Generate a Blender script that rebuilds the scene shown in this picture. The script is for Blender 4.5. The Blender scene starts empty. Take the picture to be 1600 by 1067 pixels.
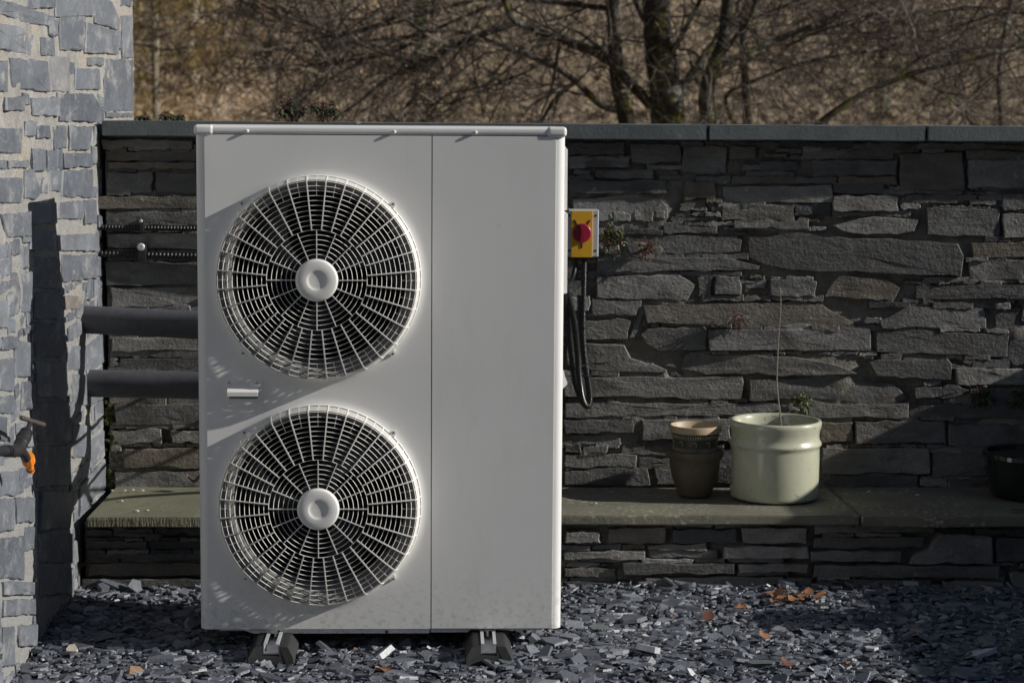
import bpy, bmesh, math, random
import numpy as np
from mathutils import Vector, noise as mnoise
R = math.radians
S = bpy.context.scene
COL = S.collection
rng = random.Random(7)

# ------------------------------------------------------------------ camera
CAM = (0.1624170, -5.4446865, 1.4529170)
YAW, PIT, ROL, FPX = 0.0346944314, 0.111037998, 0.00665973716, 3189.435
_fw = Vector((math.sin(YAW) * math.cos(PIT), math.cos(YAW) * math.cos(PIT), -math.sin(PIT)))
_r0 = Vector((math.cos(YAW), -math.sin(YAW), 0)); _u0 = _r0.cross(_fw)
_r = _r0 * math.cos(ROL) + _u0 * math.sin(ROL); _u = -_r0 * math.sin(ROL) + _u0 * math.cos(ROL)
cd = bpy.data.cameras.new('camera'); co = bpy.data.objects.new('camera', cd); COL.objects.link(co)
from mathutils import Matrix
co.matrix_world = Matrix(((_r.x, _u.x, -_fw.x, CAM[0]), (_r.y, _u.y, -_fw.y, CAM[1]),
                          (_r.z, _u.z, -_fw.z, CAM[2]), (0, 0, 0, 1)))
cd.sensor_width = 36.0; cd.lens = FPX * 36.0 / 1600.0; cd.clip_start = 0.05; cd.clip_end = 2000
cd.dof.use_dof = True; cd.dof.focus_distance = 5.6; cd.dof.aperture_fstop = 6.2
S.camera = co

# ------------------------------------------------------------------ light
SUN = Vector((1.0, -0.155, 0.462)).normalized()
ELEV = math.asin(SUN.z); AZ = math.atan2(SUN.x, SUN.y)
w = bpy.data.worlds.new('World'); S.world = w; w.use_nodes = True
nt = w.node_tree; bg = nt.nodes['Background']
sky = nt.nodes.new('ShaderNodeTexSky'); sky.sky_type = 'NISHITA'; sky.sun_disc = False
sky.sun_elevation = ELEV; sky.sun_rotation = AZ; sky.air_density = 1.0; sky.dust_density = 0.3
nt.links.new(sky.outputs[0], bg.inputs[0]); bg.inputs[1].default_value = 0.05
sl = bpy.data.lights.new('sun', 'SUN'); sl.energy = 4.8; sl.angle = R(0.5); sl.color = (1.0, 0.955, 0.89)
so = bpy.data.objects.new('sun', sl); COL.objects.link(so)
so.rotation_euler = (-SUN).to_track_quat('-Z', 'Y').to_euler(); so.location = (6, -2, 6)
S.view_settings.view_transform = 'Standard'; S.view_settings.look = 'None'
S.view_settings.exposure = 0.0; S.view_settings.gamma = 1.0


def at(px, py, ax, val):
    """point of the place seen at photo pixel (px,py) on the plane where axis ax = val"""
    d = _fw + _r * ((px - 800.0) / FPX) - _u * ((py - 533.5) / FPX)
    t = (val - CAM[ax]) / d[ax]
    return Vector(CAM) + d * t

# ------------------------------------------------------------------ materials
def lin(c):
    return tuple(((v / 255) / 12.92 if v / 255 < 0.04045 else ((v / 255 + .055) / 1.055) ** 2.4) for v in c)

class NG:
    def __init__(s, name):
        s.m = bpy.data.materials.new(name); s.m.use_nodes = True
        s.t = s.m.node_tree; s.b = s.t.nodes['Principled BSDF']
        s.pos = s.n('ShaderNodeNewGeometry').outputs['Position']
    def n(s, k, **kw):
        o = s.t.nodes.new(k)
        for a, v in kw.items():
            if hasattr(o, a): setattr(o, a, v)
        return o
    def l(s, a, b): s.t.links.new(a, b)
    def map(s, sc, loc=(0, 0, 0), rot=(0, 0, 0)):
        o = s.n('ShaderNodeMapping'); o.inputs['Scale'].default_value = sc if not isinstance(sc, (int, float)) else (sc,) * 3
        o.inputs['Location'].default_value = loc; o.inputs['Rotation'].default_value = rot
        s.l(s.pos, o.inputs[0]); return o.outputs[0]
    def noise(s, sc, detail=4, rough=.6, loc=(0, 0, 0), rot=(0, 0, 0), dist=0.0):
        o = s.n('ShaderNodeTexNoise'); o.inputs['Scale'].default_value = 1.0
        o.inputs['Detail'].default_value = detail; o.inputs['Roughness'].default_value = rough; o.inputs['Distortion'].default_value = dist
        s.l(s.map(sc, loc, rot), o.inputs['Vector']); return o.outputs['Fac']
    def voro(s, sc, loc=(0, 0, 0), feat='F1', out='Distance'):
        o = s.n('ShaderNodeTexVoronoi', feature=feat); o.inputs['Scale'].default_value = 1.0
        s.l(s.map(sc, loc), o.inputs['Vector']); return o.outputs[out]
    def ramp(s, f, stops, interp='LINEAR'):
        o = s.n('ShaderNodeValToRGB'); e = o.color_ramp.elements; o.color_ramp.interpolation = interp
        while len(e) < len(stops): e.new(.5)
        for i, (p, c) in enumerate(stops):
            e[i].position = p
            e[i].color = (c, c, c, 1) if isinstance(c, (int, float)) else (*c[:3], 1)
        s.l(f, o.inputs[0]); return o.outputs[0]
    def mix(s, f, a, b, mode='MIX'):
        o = s.n('ShaderNodeMix', data_type='RGBA', blend_type=mode)
        for v, i in ((f, 0), (a, 6), (b, 7)):
            if isinstance(v, (int, float)): o.inputs[i].default_value = v if i == 0 else (v, v, v, 1)
            elif isinstance(v, tuple): o.inputs[i].default_value = (*v[:3], 1)
            else: s.l(v, o.inputs[i])
        return o.outputs[2]
    def math(s, op, a, b=0.0):
        o = s.n('ShaderNodeMath', operation=op)
        for v, i in ((a, 0), (b, 1)):
            if isinstance(v, (int, float)): o.inputs[i].default_value = v
            else: s.l(v, o.inputs[i])
        return o.outputs[0]
    def rand(s): return s.n('ShaderNodeObjectInfo').outputs['Random']
    def bump(s, h, strength, dist=.01):
        o = s.n('ShaderNodeBump'); o.inputs['Strength'].default_value = strength; o.inputs['Distance'].default_value = dist
        s.l(h, o.inputs['Height']); s.l(o.outputs[0], s.b.inputs['Normal'])
    def out(s, col=None, rough=.6, metal=0.0, spec=.5, coat=0.0, roughsock=None):
        if col is not None:
            if isinstance(col, tuple): s.b.inputs['Base Color'].default_value = (*col[:3], 1)
            else: s.l(col, s.b.inputs['Base Color'])
        s.b.inputs['Roughness'].default_value = rough; s.b.inputs['Metallic'].default_value = metal
        s.b.inputs['Specular IOR Level'].default_value = spec; s.b.inputs['Coat Weight'].default_value = coat
        if roughsock is not None: s.l(roughsock, s.b.inputs['Roughness'])
        return s.m

def plain(name, col, rough=.5, metal=0.0, spec=.5, var=.12, scale=30, bump=0.0, coat=0.0):
    g = NG(name); f = g.noise(scale, 5, .6)
    c = g.ramp(f, [(.3, tuple(v * (1 - var) for v in col)), (.7, tuple(min(1, v * (1 + var)) for v in col))])
    if bump: g.bump(g.noise(scale * 3, 4), bump, .004)
    rs = g.ramp(g.noise(scale * .6, 3, loc=(3, 1, 5)), [(.3, max(0, rough - .08)), (.7, min(1, rough + .08))])
    return g.out(c, rough, metal, spec, coat, rs)

M = {}
def make_slate():
    # grey garden-wall slate: per stone tint, cleavage streaks, lichen dots, damp stains
    g = NG('slate_wall')
    r = g.rand()
    base = g.ramp(r, [(0, (.060, .062, .067)), (.2, (.17, .168, .162)), (.4, (.092, .092, .090)), (.6, (.25, .245, .23)), (.8, (.13, .125, .115)), (1, (.165, .14, .108))])
    st = g.noise((6, 6, 18), 4, .65, dist=.8)
    c = g.mix(1.0, base, g.ramp(st, [(.25, .62), (.5, .95), (.75, 1.25)]), 'MULTIPLY')
    blot = g.noise(9, 5, .6, loc=(7, 2, 1))
    c = g.mix(g.ramp(blot, [(.52, 0), (.68, .75)]), c, (.062, .058, .050))
    rust = g.noise(4, 4, .6, loc=(1, 9, 4))
    c = g.mix(g.ramp(rust, [(.56, 0), (.72, .38)]), c, (.165, .13, .09))
    lich = g.voro(26, loc=(.3, .7, .1))
    lm = g.math('MULTIPLY', g.ramp(lich, [(.10, 1), (.22, 0)]), g.ramp(g.noise(3.2, 3, loc=(5, 5, 5)), [(.56, 0), (.64, 1)]))
    c = g.mix(g.math('MULTIPLY', lm, .7), c, (.33, .34, .31))
    fine = g.noise(120, 3, .6)
    c = g.mix(1.0, c, g.ramp(fine, [(.3, .82), (.7, 1.15)]), 'MULTIPLY')
    h = g.math('ADD', g.math('MULTIPLY', g.noise((11, 11, 30), 4, .7, dist=.3), .8), g.math('MULTIPLY', g.noise(80, 4, .7), .5))
    g.bump(h, .75, .011)
    M['slate'] = g.out(c, .62, spec=.4)

    # bluish house slate with lime bloom
    g = NG('slate_house'); r = g.rand()
    base = g.ramp(r, [(0, (.098, .110, .132)), (.35, (.138, .152, .176)), (.6, (.115, .127, .148)), (.93, (.18, .195, .22)), (.95, (.25, .215, .185)), (1, (.20, .175, .16))])
    c = g.mix(1.0, base, g.ramp(g.noise((10, 5, 12), 4, .65), [(.3, .75), (.7, 1.2)]), 'MULTIPLY')
    lime = g.math('MULTIPLY', g.ramp(g.noise((12, 7, 16), 5, .75), [(.50, 0), (.66, 1)]), g.ramp(g.noise(4.5, 3, loc=(2, 8, 3)), [(.40, 0), (.58, 1)]))
    c = g.mix(g.math('MULTIPLY', lime, .42), c, (.50, .49, .47))
    vein = g.ramp(g.noise((9, 9, 9), 2, .5, rot=(.6, .3, .2), dist=2.2), [(.492, 0), (.5, 1), (.508, 0)])
    c = g.mix(g.math('MULTIPLY', vein, .35), c, (.6, .6, .58))
    g.bump(g.math('ADD', g.noise(14, 4, .65), g.math('MULTIPLY', g.noise(110, 3), .3)), .25, .008)
    M['house'] = g.out(c, .55, spec=.45)

    g = NG('mortar_wall')
    c = g.ramp(g.noise(14, 7, .7), [(.25, (.09, .085, .075)), (.5, (.20, .188, .165)), (.75, (.30, .285, .25))])
    c = g.mix(g.ramp(g.noise(3, 3, loc=(4, 4, 2)), [(.55, 0), (.7, .35)]), c, (.07, .08, .035))
    g.bump(g.math('ADD', g.noise(45, 6, .7), g.math('MULTIPLY', g.noise(160, 3), .5)), .9, .012)
    M['mortar'] = g.out(c, .95, spec=.15)

    g = NG('mortar_house')
    c = g.ramp(g.noise(11, 5, .7), [(.2, (.20, .19, .175)), (.5, (.31, .297, .275)), (.8, (.46, .445, .415))])
    c = g.mix(g.ramp(g.noise(3.5, 3, loc=(1, 2, 9)), [(.55, 0), (.72, .5)]), c, (.46, .37, .26))
    sp = g.n('ShaderNodeSeparateXYZ'); g.l(g.pos, sp.inputs[0])      # lower courses are pointed in a duller grey mortar
    low = g.math('MULTIPLY', g.math('ADD', sp.outputs[2], g.math('MULTIPLY', g.noise(2.6, 3, loc=(8, 2, 6)), .8)), .36)
    c = g.mix(g.ramp(low, [(.45, .9), (.62, .1)]), c, (.265, .265, .26))
    g.bump(g.math('ADD', g.noise(26, 4, .7), g.math('MULTIPLY', g.noise(130, 3), .4)), 1.0, .014)
    M['mortar_house'] = g.out(c, .95, spec=.15)

    g = NG('coping_slate')
    c = g.ramp(g.noise(7, 6, .65), [(.25, (.085, .10, .105)), (.55, (.125, .142, .145)), (.8, (.165, .18, .178))])
    c = g.mix(g.ramp(g.noise((30, 30, 30), 4, loc=(3, 1, 1)), [(.62, 0), (.74, .5)]), c, (.24, .26, .23))
    g.bump(g.math('ADD', g.noise(30, 4, .7), g.math('MULTIPLY', g.noise(120, 3), .4)), .22, .006)
    M['coping'] = g.out(c, .6, spec=.4)

    g = NG('bench_slate')
    c = g.ramp(g.noise(6, 6, .65), [(.25, (.125, .125, .095)), (.55, (.185, .180, .135)), (.8, (.235, .225, .165))])
    c = g.mix(g.ramp(g.noise(2.4, 3, loc=(2, 6, 1)), [(.5, 0), (.7, .7)]), c, (.15, .105, .085))
    lm = g.math('MULTIPLY', g.ramp(g.noise(55, 3, .55, loc=(1, 4, 2)), [(.56, 0), (.63, 1)]), g.ramp(g.noise(5, 3, loc=(5, 1, 2)), [(.42, 0), (.56, 1)]))
    c = g.mix(g.math('MULTIPLY', lm, .75), c, (.42, .42, .34))
    g.bump(g.math('ADD', g.noise(26, 6, .7), g.math('MULTIPLY', g.noise(130, 3), .4)), .35, .008)
    M['bench'] = g.out(c, .6, spec=.4)

    g = NG('sawn_bench_slate')   # saw marks across the slab edge
    c = g.ramp(g.noise(6, 6, .65), [(.25, (.125, .128, .09)), (.55, (.185, .185, .13)), (.8, (.235, .23, .155))])
    saw = g.ramp(g.noise((150, 8, 26), 2, .5, rot=(0, .45, 0)), [(.42, 0), (.6, 1)])
    ge = g.n('ShaderNodeNewGeometry'); sn = g.n('ShaderNodeSeparateXYZ'); g.l(ge.outputs['True Normal'], sn.inputs[0])
    cut = g.math('MULTIPLY', saw, g.math('LESS_THAN', sn.outputs[2], .4))
    c = g.mix(g.math('MULTIPLY', cut, .45), c, (.08, .08, .05))
    g.bump(g.math('ADD', g.noise(30, 4, .7), g.math('MULTIPLY', cut, -.6)), .5, .006)
    M['bench_sawn'] = g.out(c, .62, spec=.35)

    g = NG('slate_chips')
    a = g.n('ShaderNodeAttribute', attribute_name='tint')
    c = g.ramp(a.outputs['Fac'], [(0, (.060, .066, .080)), (.35, (.125, .137, .165)), (.65, (.20, .216, .25)), (.85, (.29, .31, .345)), (.93, (.46, .475, .49)), (.97, (.20, .155, .11)), (1, (.24, .15, .09))])
    c = g.mix(1.0, c, g.ramp(g.noise(60, 4, .6), [(.3, .78), (.7, 1.2)]), 'MULTIPLY')
    g.bump(g.noise(150, 4, .6), .35, .004)
    M['chips'] = g.out(c, .42, spec=.55)
make_slate()

def make_white():
    g = NG('white_enamel')
    c = g.ramp(g.noise(2.2, 4, .6), [(.3, (.75, .75, .735)), (.7, (.80, .797, .78))])
    dirt = g.math('MULTIPLY', g.ramp(g.noise((7, 7, 2.2), 6, .7, loc=(2, 3, 1)), [(.52, 0), (.8, .25)]), 1.0)
    c = g.mix(dirt, c, (.50, .49, .45))
    sz = g.n('ShaderNodeSeparateXYZ'); g.l(g.pos, sz.inputs[0])       # rain splash and grit on the lowest part of the casing
    spl = g.math('MULTIPLY', g.ramp(sz.outputs[2], [(.06, 1), (.24, 0)]), g.ramp(g.noise(70, 4, .7, loc=(6, 1, 2)), [(.50, 0), (.66, .45)]))
    c = g.mix(spl, c, (.36, .34, .30))
    run = g.math('MULTIPLY', g.ramp(g.noise((60, 8, 1.1), 3, .6, loc=(3, 3, 3)), [(.60, 0), (.74, .22)]), g.ramp(g.noise(2.5, 2, loc=(1, 1, 8)), [(.45, 0), (.6, 1)]))
    c = g.mix(run, c, (.48, .47, .43))
    g.bump(g.noise(3.2, 2), .03, .01)
    rs = g.ramp(g.noise(5, 4), [(.3, .36), (.7, .46)])
    M['white'] = g.out(c, .42, spec=.4, roughsock=rs)
make_white()
M['guard'] = plain('guard_plastic', (.80, .79, .755), .45, var=.05)
M['plastic_white'] = plain('white_plastic', (.76, .755, .73), .4, var=.04)
M['black_in'] = plain('black_interior', (.012, .012, .013), .7, var=.3)
M['blade'] = plain('fan_blade_plastic', (.045, .047, .05), .45)
M['bell'] = plain('bellmouth_plastic', (.20, .198, .19), .5, var=.06)
M['steel'] = plain('galvanised_steel', (.66, .67, .68), .42, metal=.35, var=.15, scale=60)
M['rubber'] = plain('recycled_rubber', (.018, .0185, .02), .6, var=.5, scale=220, bump=.6)
M['yellow'] = plain('yellow_plastic', (.72, .40, .025), .42, var=.06)
M['grey_plastic'] = plain('grey_plastic', (.44, .46, .50), .45, var=.06)
M['red'] = plain('red_plastic', (.30, .018, .045), .35, var=.08)
M['dark_hole'] = plain('dark_slot', (.03, .012, .01), .6)
M['conduit'] = plain('black_conduit_plastic', (.017, .018, .02), .28, spec=.6)
M['clip'] = plain('black_clip', (.02, .02, .022), .4)
M['foam'] = plain('pipe_foam', (.085, .088, .102), .7, var=.15, scale=40, bump=.15)
M['orange'] = plain('orange_plastic', (.85, .25, .02), .4, var=.06)
M['tap'] = plain('weathered_brass', (.045, .044, .045), .5, metal=.5, var=.3, scale=80)
M['tap_handle'] = plain('rusty_tap_handle', (.10, .08, .07), .6, metal=.3, var=.4, scale=90)
M['black_pipe'] = plain('black_pipe', (.02, .021, .024), .45)
def make_cream():
    g = NG('cream_glaze')
    c = g.ramp(g.noise(9, 4, .6), [(.3, (.45, .46, .345)), (.7, (.49, .50, .38))])
    c = g.mix(g.ramp(g.noise((9, 9, 5), 5, .7, loc=(2, 2, 7)), [(.55, 0), (.75, .4)]), c, (.33, .33, .23))
    c = g.mix(g.ramp(g.noise(85, 2, .5, loc=(1, 5, 3)), [(.70, 0), (.74, .8)]), c, (.13, .12, .09))
    M['cream'] = g.out(c, .25, spec=.45, coat=.3, roughsock=g.ramp(g.noise(20, 4, .6), [(.35, .18), (.7, .42)]))
make_cream()
M['terracotta'] = plain('brown_clay', (.105, .086, .060), .6, var=.2, scale=25, bump=.15)
M['cream_clay'] = plain('cream_clay', (.42, .33, .22), .5, var=.1)
M['green_glaze'] = plain('dark_green_glaze', (.035, .045, .032), .35, var=.25)
M['relief'] = plain('worn_relief_clay', (.27, .23, .155), .6, var=.2)
M['black_glaze'] = plain('black_glaze', (.008, .009, .009), .12, spec=.6, coat=.5)
M['soil'] = plain('soil', (.045, .035, .025), .95, var=.5, scale=90, bump=.8)
M['dry_leaf'] = plain('dry_leaf', (.27, .125, .06), .6, var=.5, scale=40)
M['leaf_green'] = plain('leaf_green', (.075, .105, .03), .5, var=.35, scale=25)
M['leaf_dark'] = plain('leaf_dark_green', (.035, .055, .022), .45, var=.4, scale=25)
M['leaf_red'] = plain('leaf_russet', (.15, .06, .04), .55, var=.4, scale=40)
M['moss'] = plain('moss', (.06, .07, .02), .95, var=.5, scale=60, bump=.8)
M['stem'] = plain('pale_stem', (.23, .205, .17), .7, var=.3, scale=60)
M['bit'] = plain('pale_debris', (.55, .5, .42), .7)

def leafy(g, c):
    # dead fronds and needles let light through
    m = g.out(c, .85, spec=.15); tr = g.n('ShaderNodeBsdfTranslucent'); g.l(c, tr.inputs[0]); mx = g.n('ShaderNodeMixShader'); mx.inputs[0].default_value = .45
    o = g.t.nodes['Material Output']; g.l(g.b.outputs[0], mx.inputs[1]); g.l(tr.outputs[0], mx.inputs[2]); g.l(mx.outputs[0], o.inputs[0])
    return m
def make_bark():
    g = NG('bark')
    c = g.ramp(g.noise((9, 9, 4), 6, .7), [(.25, (.028, .024, .02)), (.55, (.065, .055, .046)), (.8, (.11, .095, .08))])
    c = g.mix(g.ramp(g.noise(7, 5, .65, loc=(3, 3, 1)), [(.54, 0), (.64, .8)]), c, (.27, .28, .25))
    sz = g.n('ShaderNodeSeparateXYZ'); g.l(g.pos, sz.inputs[0])       # moss grows thickest low on the stems
    mf = g.math('ADD', g.noise(4.5, 4, .65, loc=(9, 1, 4)), g.ramp(g.math('MULTIPLY', sz.outputs[2], .4), [(.60, .055), (.82, 0)]))
    c = g.mix(g.ramp(mf, [(.565, 0), (.66, .9)]), c, (.15, .15, .025))
    g.bump(g.noise((30, 30, 9), 5, .7), .8, .03)
    M['bark'] = g.out(c, .9, spec=.2)
    g = NG('twig_bark')
    c = g.ramp(g.noise(2.5, 4, .7), [(.3, (.05, .042, .035)), (.5, (.11, .092, .078)), (.66, (.30, .265, .22))])
    M['twig'] = g.out(c, .85, spec=.25)
    g = NG('brushwood')
    x = g.n('ShaderNodeSeparateXYZ'); g.l(g.pos, x.inputs[0])
    f = g.math('ADD', g.math('MULTIPLY', x.outputs[0], .045), g.math('MULTIPLY', g.noise(.35, 3), .9))
    c = g.ramp(f, [(.02, (.68, .54, .30)), (.25, (.66, .54, .40)), (.5, (.50, .415, .335)), (.8, (.22, .185, .148))])
    c = g.mix(1.0, c, g.ramp(g.noise(1.1, 4, .7), [(.32, .45), (.5, .95), (.68, 1.4)]), 'MULTIPLY')
    c = g.mix(g.ramp(g.noise(.32, 4, .65, loc=(4, 8, 2)), [(.54, 0), (.66, .55)]), c, (.20, .20, .08))
    M['brush'] = leafy(g, c)
    g = NG('wands')
    c = g.ramp(g.noise(.6, 4, .7), [(.3, (.12, .095, .075)), (.5, (.26, .205, .16)), (.7, (.40, .33, .26))])
    M['wand'] = g.out(c, .9, spec=.15)
    g = NG('larch_needles')
    c = g.ramp(g.noise(1.3, 4, .7), [(.3, (.22, .18, .08)), (.5, (.42, .33, .16)), (.7, (.56, .45, .26))])
    M['larch'] = leafy(g, c)
    M['ivy'] = plain('ivy_leaves', (.05, .085, .022), .5, var=.4, scale=6)
    M['pale_bark'] = plain('pale_bark', (.24, .21, .15), .85, var=.35, scale=4)
    g = NG('ground_soil')
    s = g.n('ShaderNodeSeparateXYZ'); g.l(g.pos, s.inputs[0])
    hill = g.ramp(g.noise(.5, 6, .7), [(.25, (.20, .155, .10)), (.5, (.34, .27, .18)), (.7, (.46, .37, .25))])
    hill = g.mix(g.ramp(g.noise(.9, 4, loc=(2, 7, 1)), [(.55, 0), (.68, .6)]), hill, (.07, .075, .03))
    yard = g.ramp(g.noise(40, 5, .7), [(.3, (.025, .026, .03)), (.7, (.07, .074, .085))])
    g.l(g.mix(g.ramp(g.math('MULTIPLY', s.outputs[1], .2), [(.36, 0), (.42, 1)]), yard, hill), g.b.inputs['Base Color'])
    g.bump(g.noise(8, 6, .7), .8, .05)
    M['ground'] = g.out(None, .95, spec=.2)
make_bark()

# ------------------------------------------------------------------ mesh helpers
WO = {}     # object -> world origin
def link(o, parent, origin):
    COL.objects.link(o)
    po = WO.get(parent.name, Vector((0, 0, 0))) if parent is not None else Vector((0, 0, 0))
    if parent is not None: o.parent = parent
    o.location = Vector(origin) - po
    WO[o.name] = Vector(origin)
    return o

def thing(name, loc, label, cat, group=None):
    o = bpy.data.objects.new(name, None); o.empty_display_size = .05
    link(o, None, loc); return tag(o, label, cat, group)
def tag(o, label=None, cat=None, group=None, kind=None):
    if label: o['label'] = label
    if cat: o['category'] = cat
    if group: o['group'] = group
    if kind: o['kind'] = kind
    return o
def share(name, src, parent, origin, rot=None):
    o = bpy.data.objects.new(name, src.data); link(o, parent, origin)
    if rot: o.rotation_euler = rot
    return o

class MB:
    def __init__(s): s.v = []; s.f = []; s.wn = False
    def add(s, vs, fs):
        b = len(s.v); s.v += [tuple(p) for p in vs]; s.f += [tuple(i + b for i in f) for f in fs]; return s
    def box(s, x0, x1, y0, y1, z0, z1, bev=0.0, seg=2):
        bm = bmesh.new(); bmesh.ops.create_cube(bm, size=1)
        for q in bm.verts:
            q.co = Vector((x0 + (q.co.x + .5) * (x1 - x0), y0 + (q.co.y + .5) * (y1 - y0), z0 + (q.co.z + .5) * (z1 - z0)))
        if bev: bmesh.ops.bevel(bm, geom=bm.edges[:], offset=bev, segments=seg, profile=.5, affect='EDGES'); s.wn = True
        return s.bm(bm)
    def bm(s, bm):
        bm.verts.index_update()
        s.add([q.co[:] for q in bm.verts], [[q.index for q in f.verts] for f in bm.faces]); bm.free(); return s
    def tube(s, pts, rad, n=8, cap=True, phase=0.0):
        pts = [Vector(p) for p in pts]
        if isinstance(rad, (int, float)): rad = [rad] * len(pts)
        t0 = (pts[1] - pts[0]).normalized()
        a = t0.orthogonal().normalized(); vs = []; fs = []
        for i, p in enumerate(pts):
            t = (pts[min(i + 1, len(pts) - 1)] - pts[max(i - 1, 0)])
            t = t.normalized() if t.length > 1e-9 else t0
            a = (a - t * a.dot(t)); a = a.normalized() if a.length > 1e-6 else t.orthogonal().normalized()
            b = t.cross(a)
            for k in range(n):
                an = 2 * math.pi * k / n + phase
                vs.append(p + (a * math.cos(an) + b * math.sin(an)) * rad[i])
        for i in range(len(pts) - 1):
            for k in range(n):
                k2 = (k + 1) % n
                fs.append((i * n + k, i * n + k2, (i + 1) * n + k2, (i + 1) * n + k))
        if cap:
            fs.append(tuple(range(n - 1, -1, -1))); fs.append(tuple((len(pts) - 1) * n + k for k in range(n)))
        return s.add(vs, fs)
    def lathe(s, prof, c, n=48, ax='z'):
        vs = []; fs = []
        for (r, h) in prof:
            for k in range(n):
                a = 2 * math.pi * k / n
                if ax == 'z': vs.append((c[0] + r * math.cos(a), c[1] + r * math.sin(a), c[2] + h))
                elif ax == 'y': vs.append((c[0] + r * math.cos(a), c[1] + h, c[2] + r * math.sin(a)))
                else: vs.append((c[0] + h, c[1] + r * math.cos(a), c[2] + r * math.sin(a)))
        for i in range(len(prof) - 1):
            for k in range(n):
                k2 = (k + 1) % n
                q = (i * n + k, i * n + k2, (i + 1) * n + k2, (i + 1) * n + k)
                fs.append(q if ax != 'y' else q[::-1])
        return s.add(vs, fs)
    def build(s, name, mat, parent=None, origin=None, smooth=35, kind=None):
        me = bpy.data.meshes.new(name)
        if origin is None:
            a = np.array(s.v); origin = (a.min(0) + a.max(0)) / 2
        origin = Vector(origin)
        me.from_pydata([(x - origin.x, y - origin.y, z - origin.z) for x, y, z in s.v], [], s.f)
        if smooth:
            me.polygons.foreach_set('use_smooth', [True] * len(me.polygons)); me.update()
            me.set_sharp_from_angle(angle=R(smooth))
        else:
            me.polygons.foreach_set('use_smooth', [False] * len(me.polygons))
        me.materials.append(M[mat] if isinstance(mat, str) else mat)
        o = bpy.data.objects.new(name, me); link(o, parent, origin)
        if kind: o['kind'] = kind
        if s.wn:
            md = o.modifiers.new('weighted', 'WEIGHTED_NORMAL'); md.keep_sharp = True; md.weight = 100
        return o

def nz(x, y, z=0.0): return mnoise.noise(Vector((x, y, z)))
def fbm(x, y, z=0.0): return mnoise.fractal(Vector((x, y, z)), 1.0, 2.0, 4)

# ------------------------------------------------------------------ ground
def terrain(x, y):
    if y < -22: h = (-22 - y) * .55  # unseen bank behind the camera, added to cut the low sky light
    elif y < 1.7: h = -.03
    elif y < 14: h = -1.4 * (y - 1.7) / 12.3
    elif y < 27: h = -1.4 - 1.2 * (y - 14) / 13
    else: h = -2.6 + (y - 27) * .46
    if y > 20: h -= .34 * x * min(1, (y - 20) / 12)
    if y > 3: h += .35 * min(1, (y - 3) / 20) * fbm(x * .12, y * .12) * 2
    return h
def make_ground():
    xs = sorted(set([-160, -110, -70, -45] + list(np.linspace(-30, 32, 63)) + [45, 70, 110, 160]))
    ys = [-150, -120, -90, -60, -45, -32, -22, -12, -5, -2, 0, 1, 1.69] + list(np.linspace(2, 30, 29)) + list(np.linspace(31, 70, 40)) + [80, 95, 115, 140, 170, 210]
    vs = [(x, y, terrain(x, y)) for y in ys for x in xs]; n = len(xs)
    fs = [(j * n + i, j * n + i + 1, (j + 1) * n + i + 1, (j + 1) * n + i) for j in range(len(ys) - 1) for i in range(n - 1)]
    tag(MB().add(vs, fs).build('ground', 'ground', None, (0, 0, 0), 60), kind='structure')
make_ground()

# ------------------------------------------------------------------ stone walls
WALL_Y, HOUSE_X, BENCH_Y, BENCH_Z = 1.20, -0.94, 0.705, 0.235
def wall_frame(Y): return lambda a, b, h: (a, Y - h, b)
def house_frame(X): return lambda a, b, h: (X + h, a, b)
def side_frame(X): return lambda a, b, h: (X - h, -a, b)

def ccw(poly):
    A = sum(poly[i][0] * poly[(i + 1) % len(poly)][1] - poly[(i + 1) % len(poly)][0] * poly[i][1] for i in range(len(poly)))
    return poly if A > 0 else poly[::-1]

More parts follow.
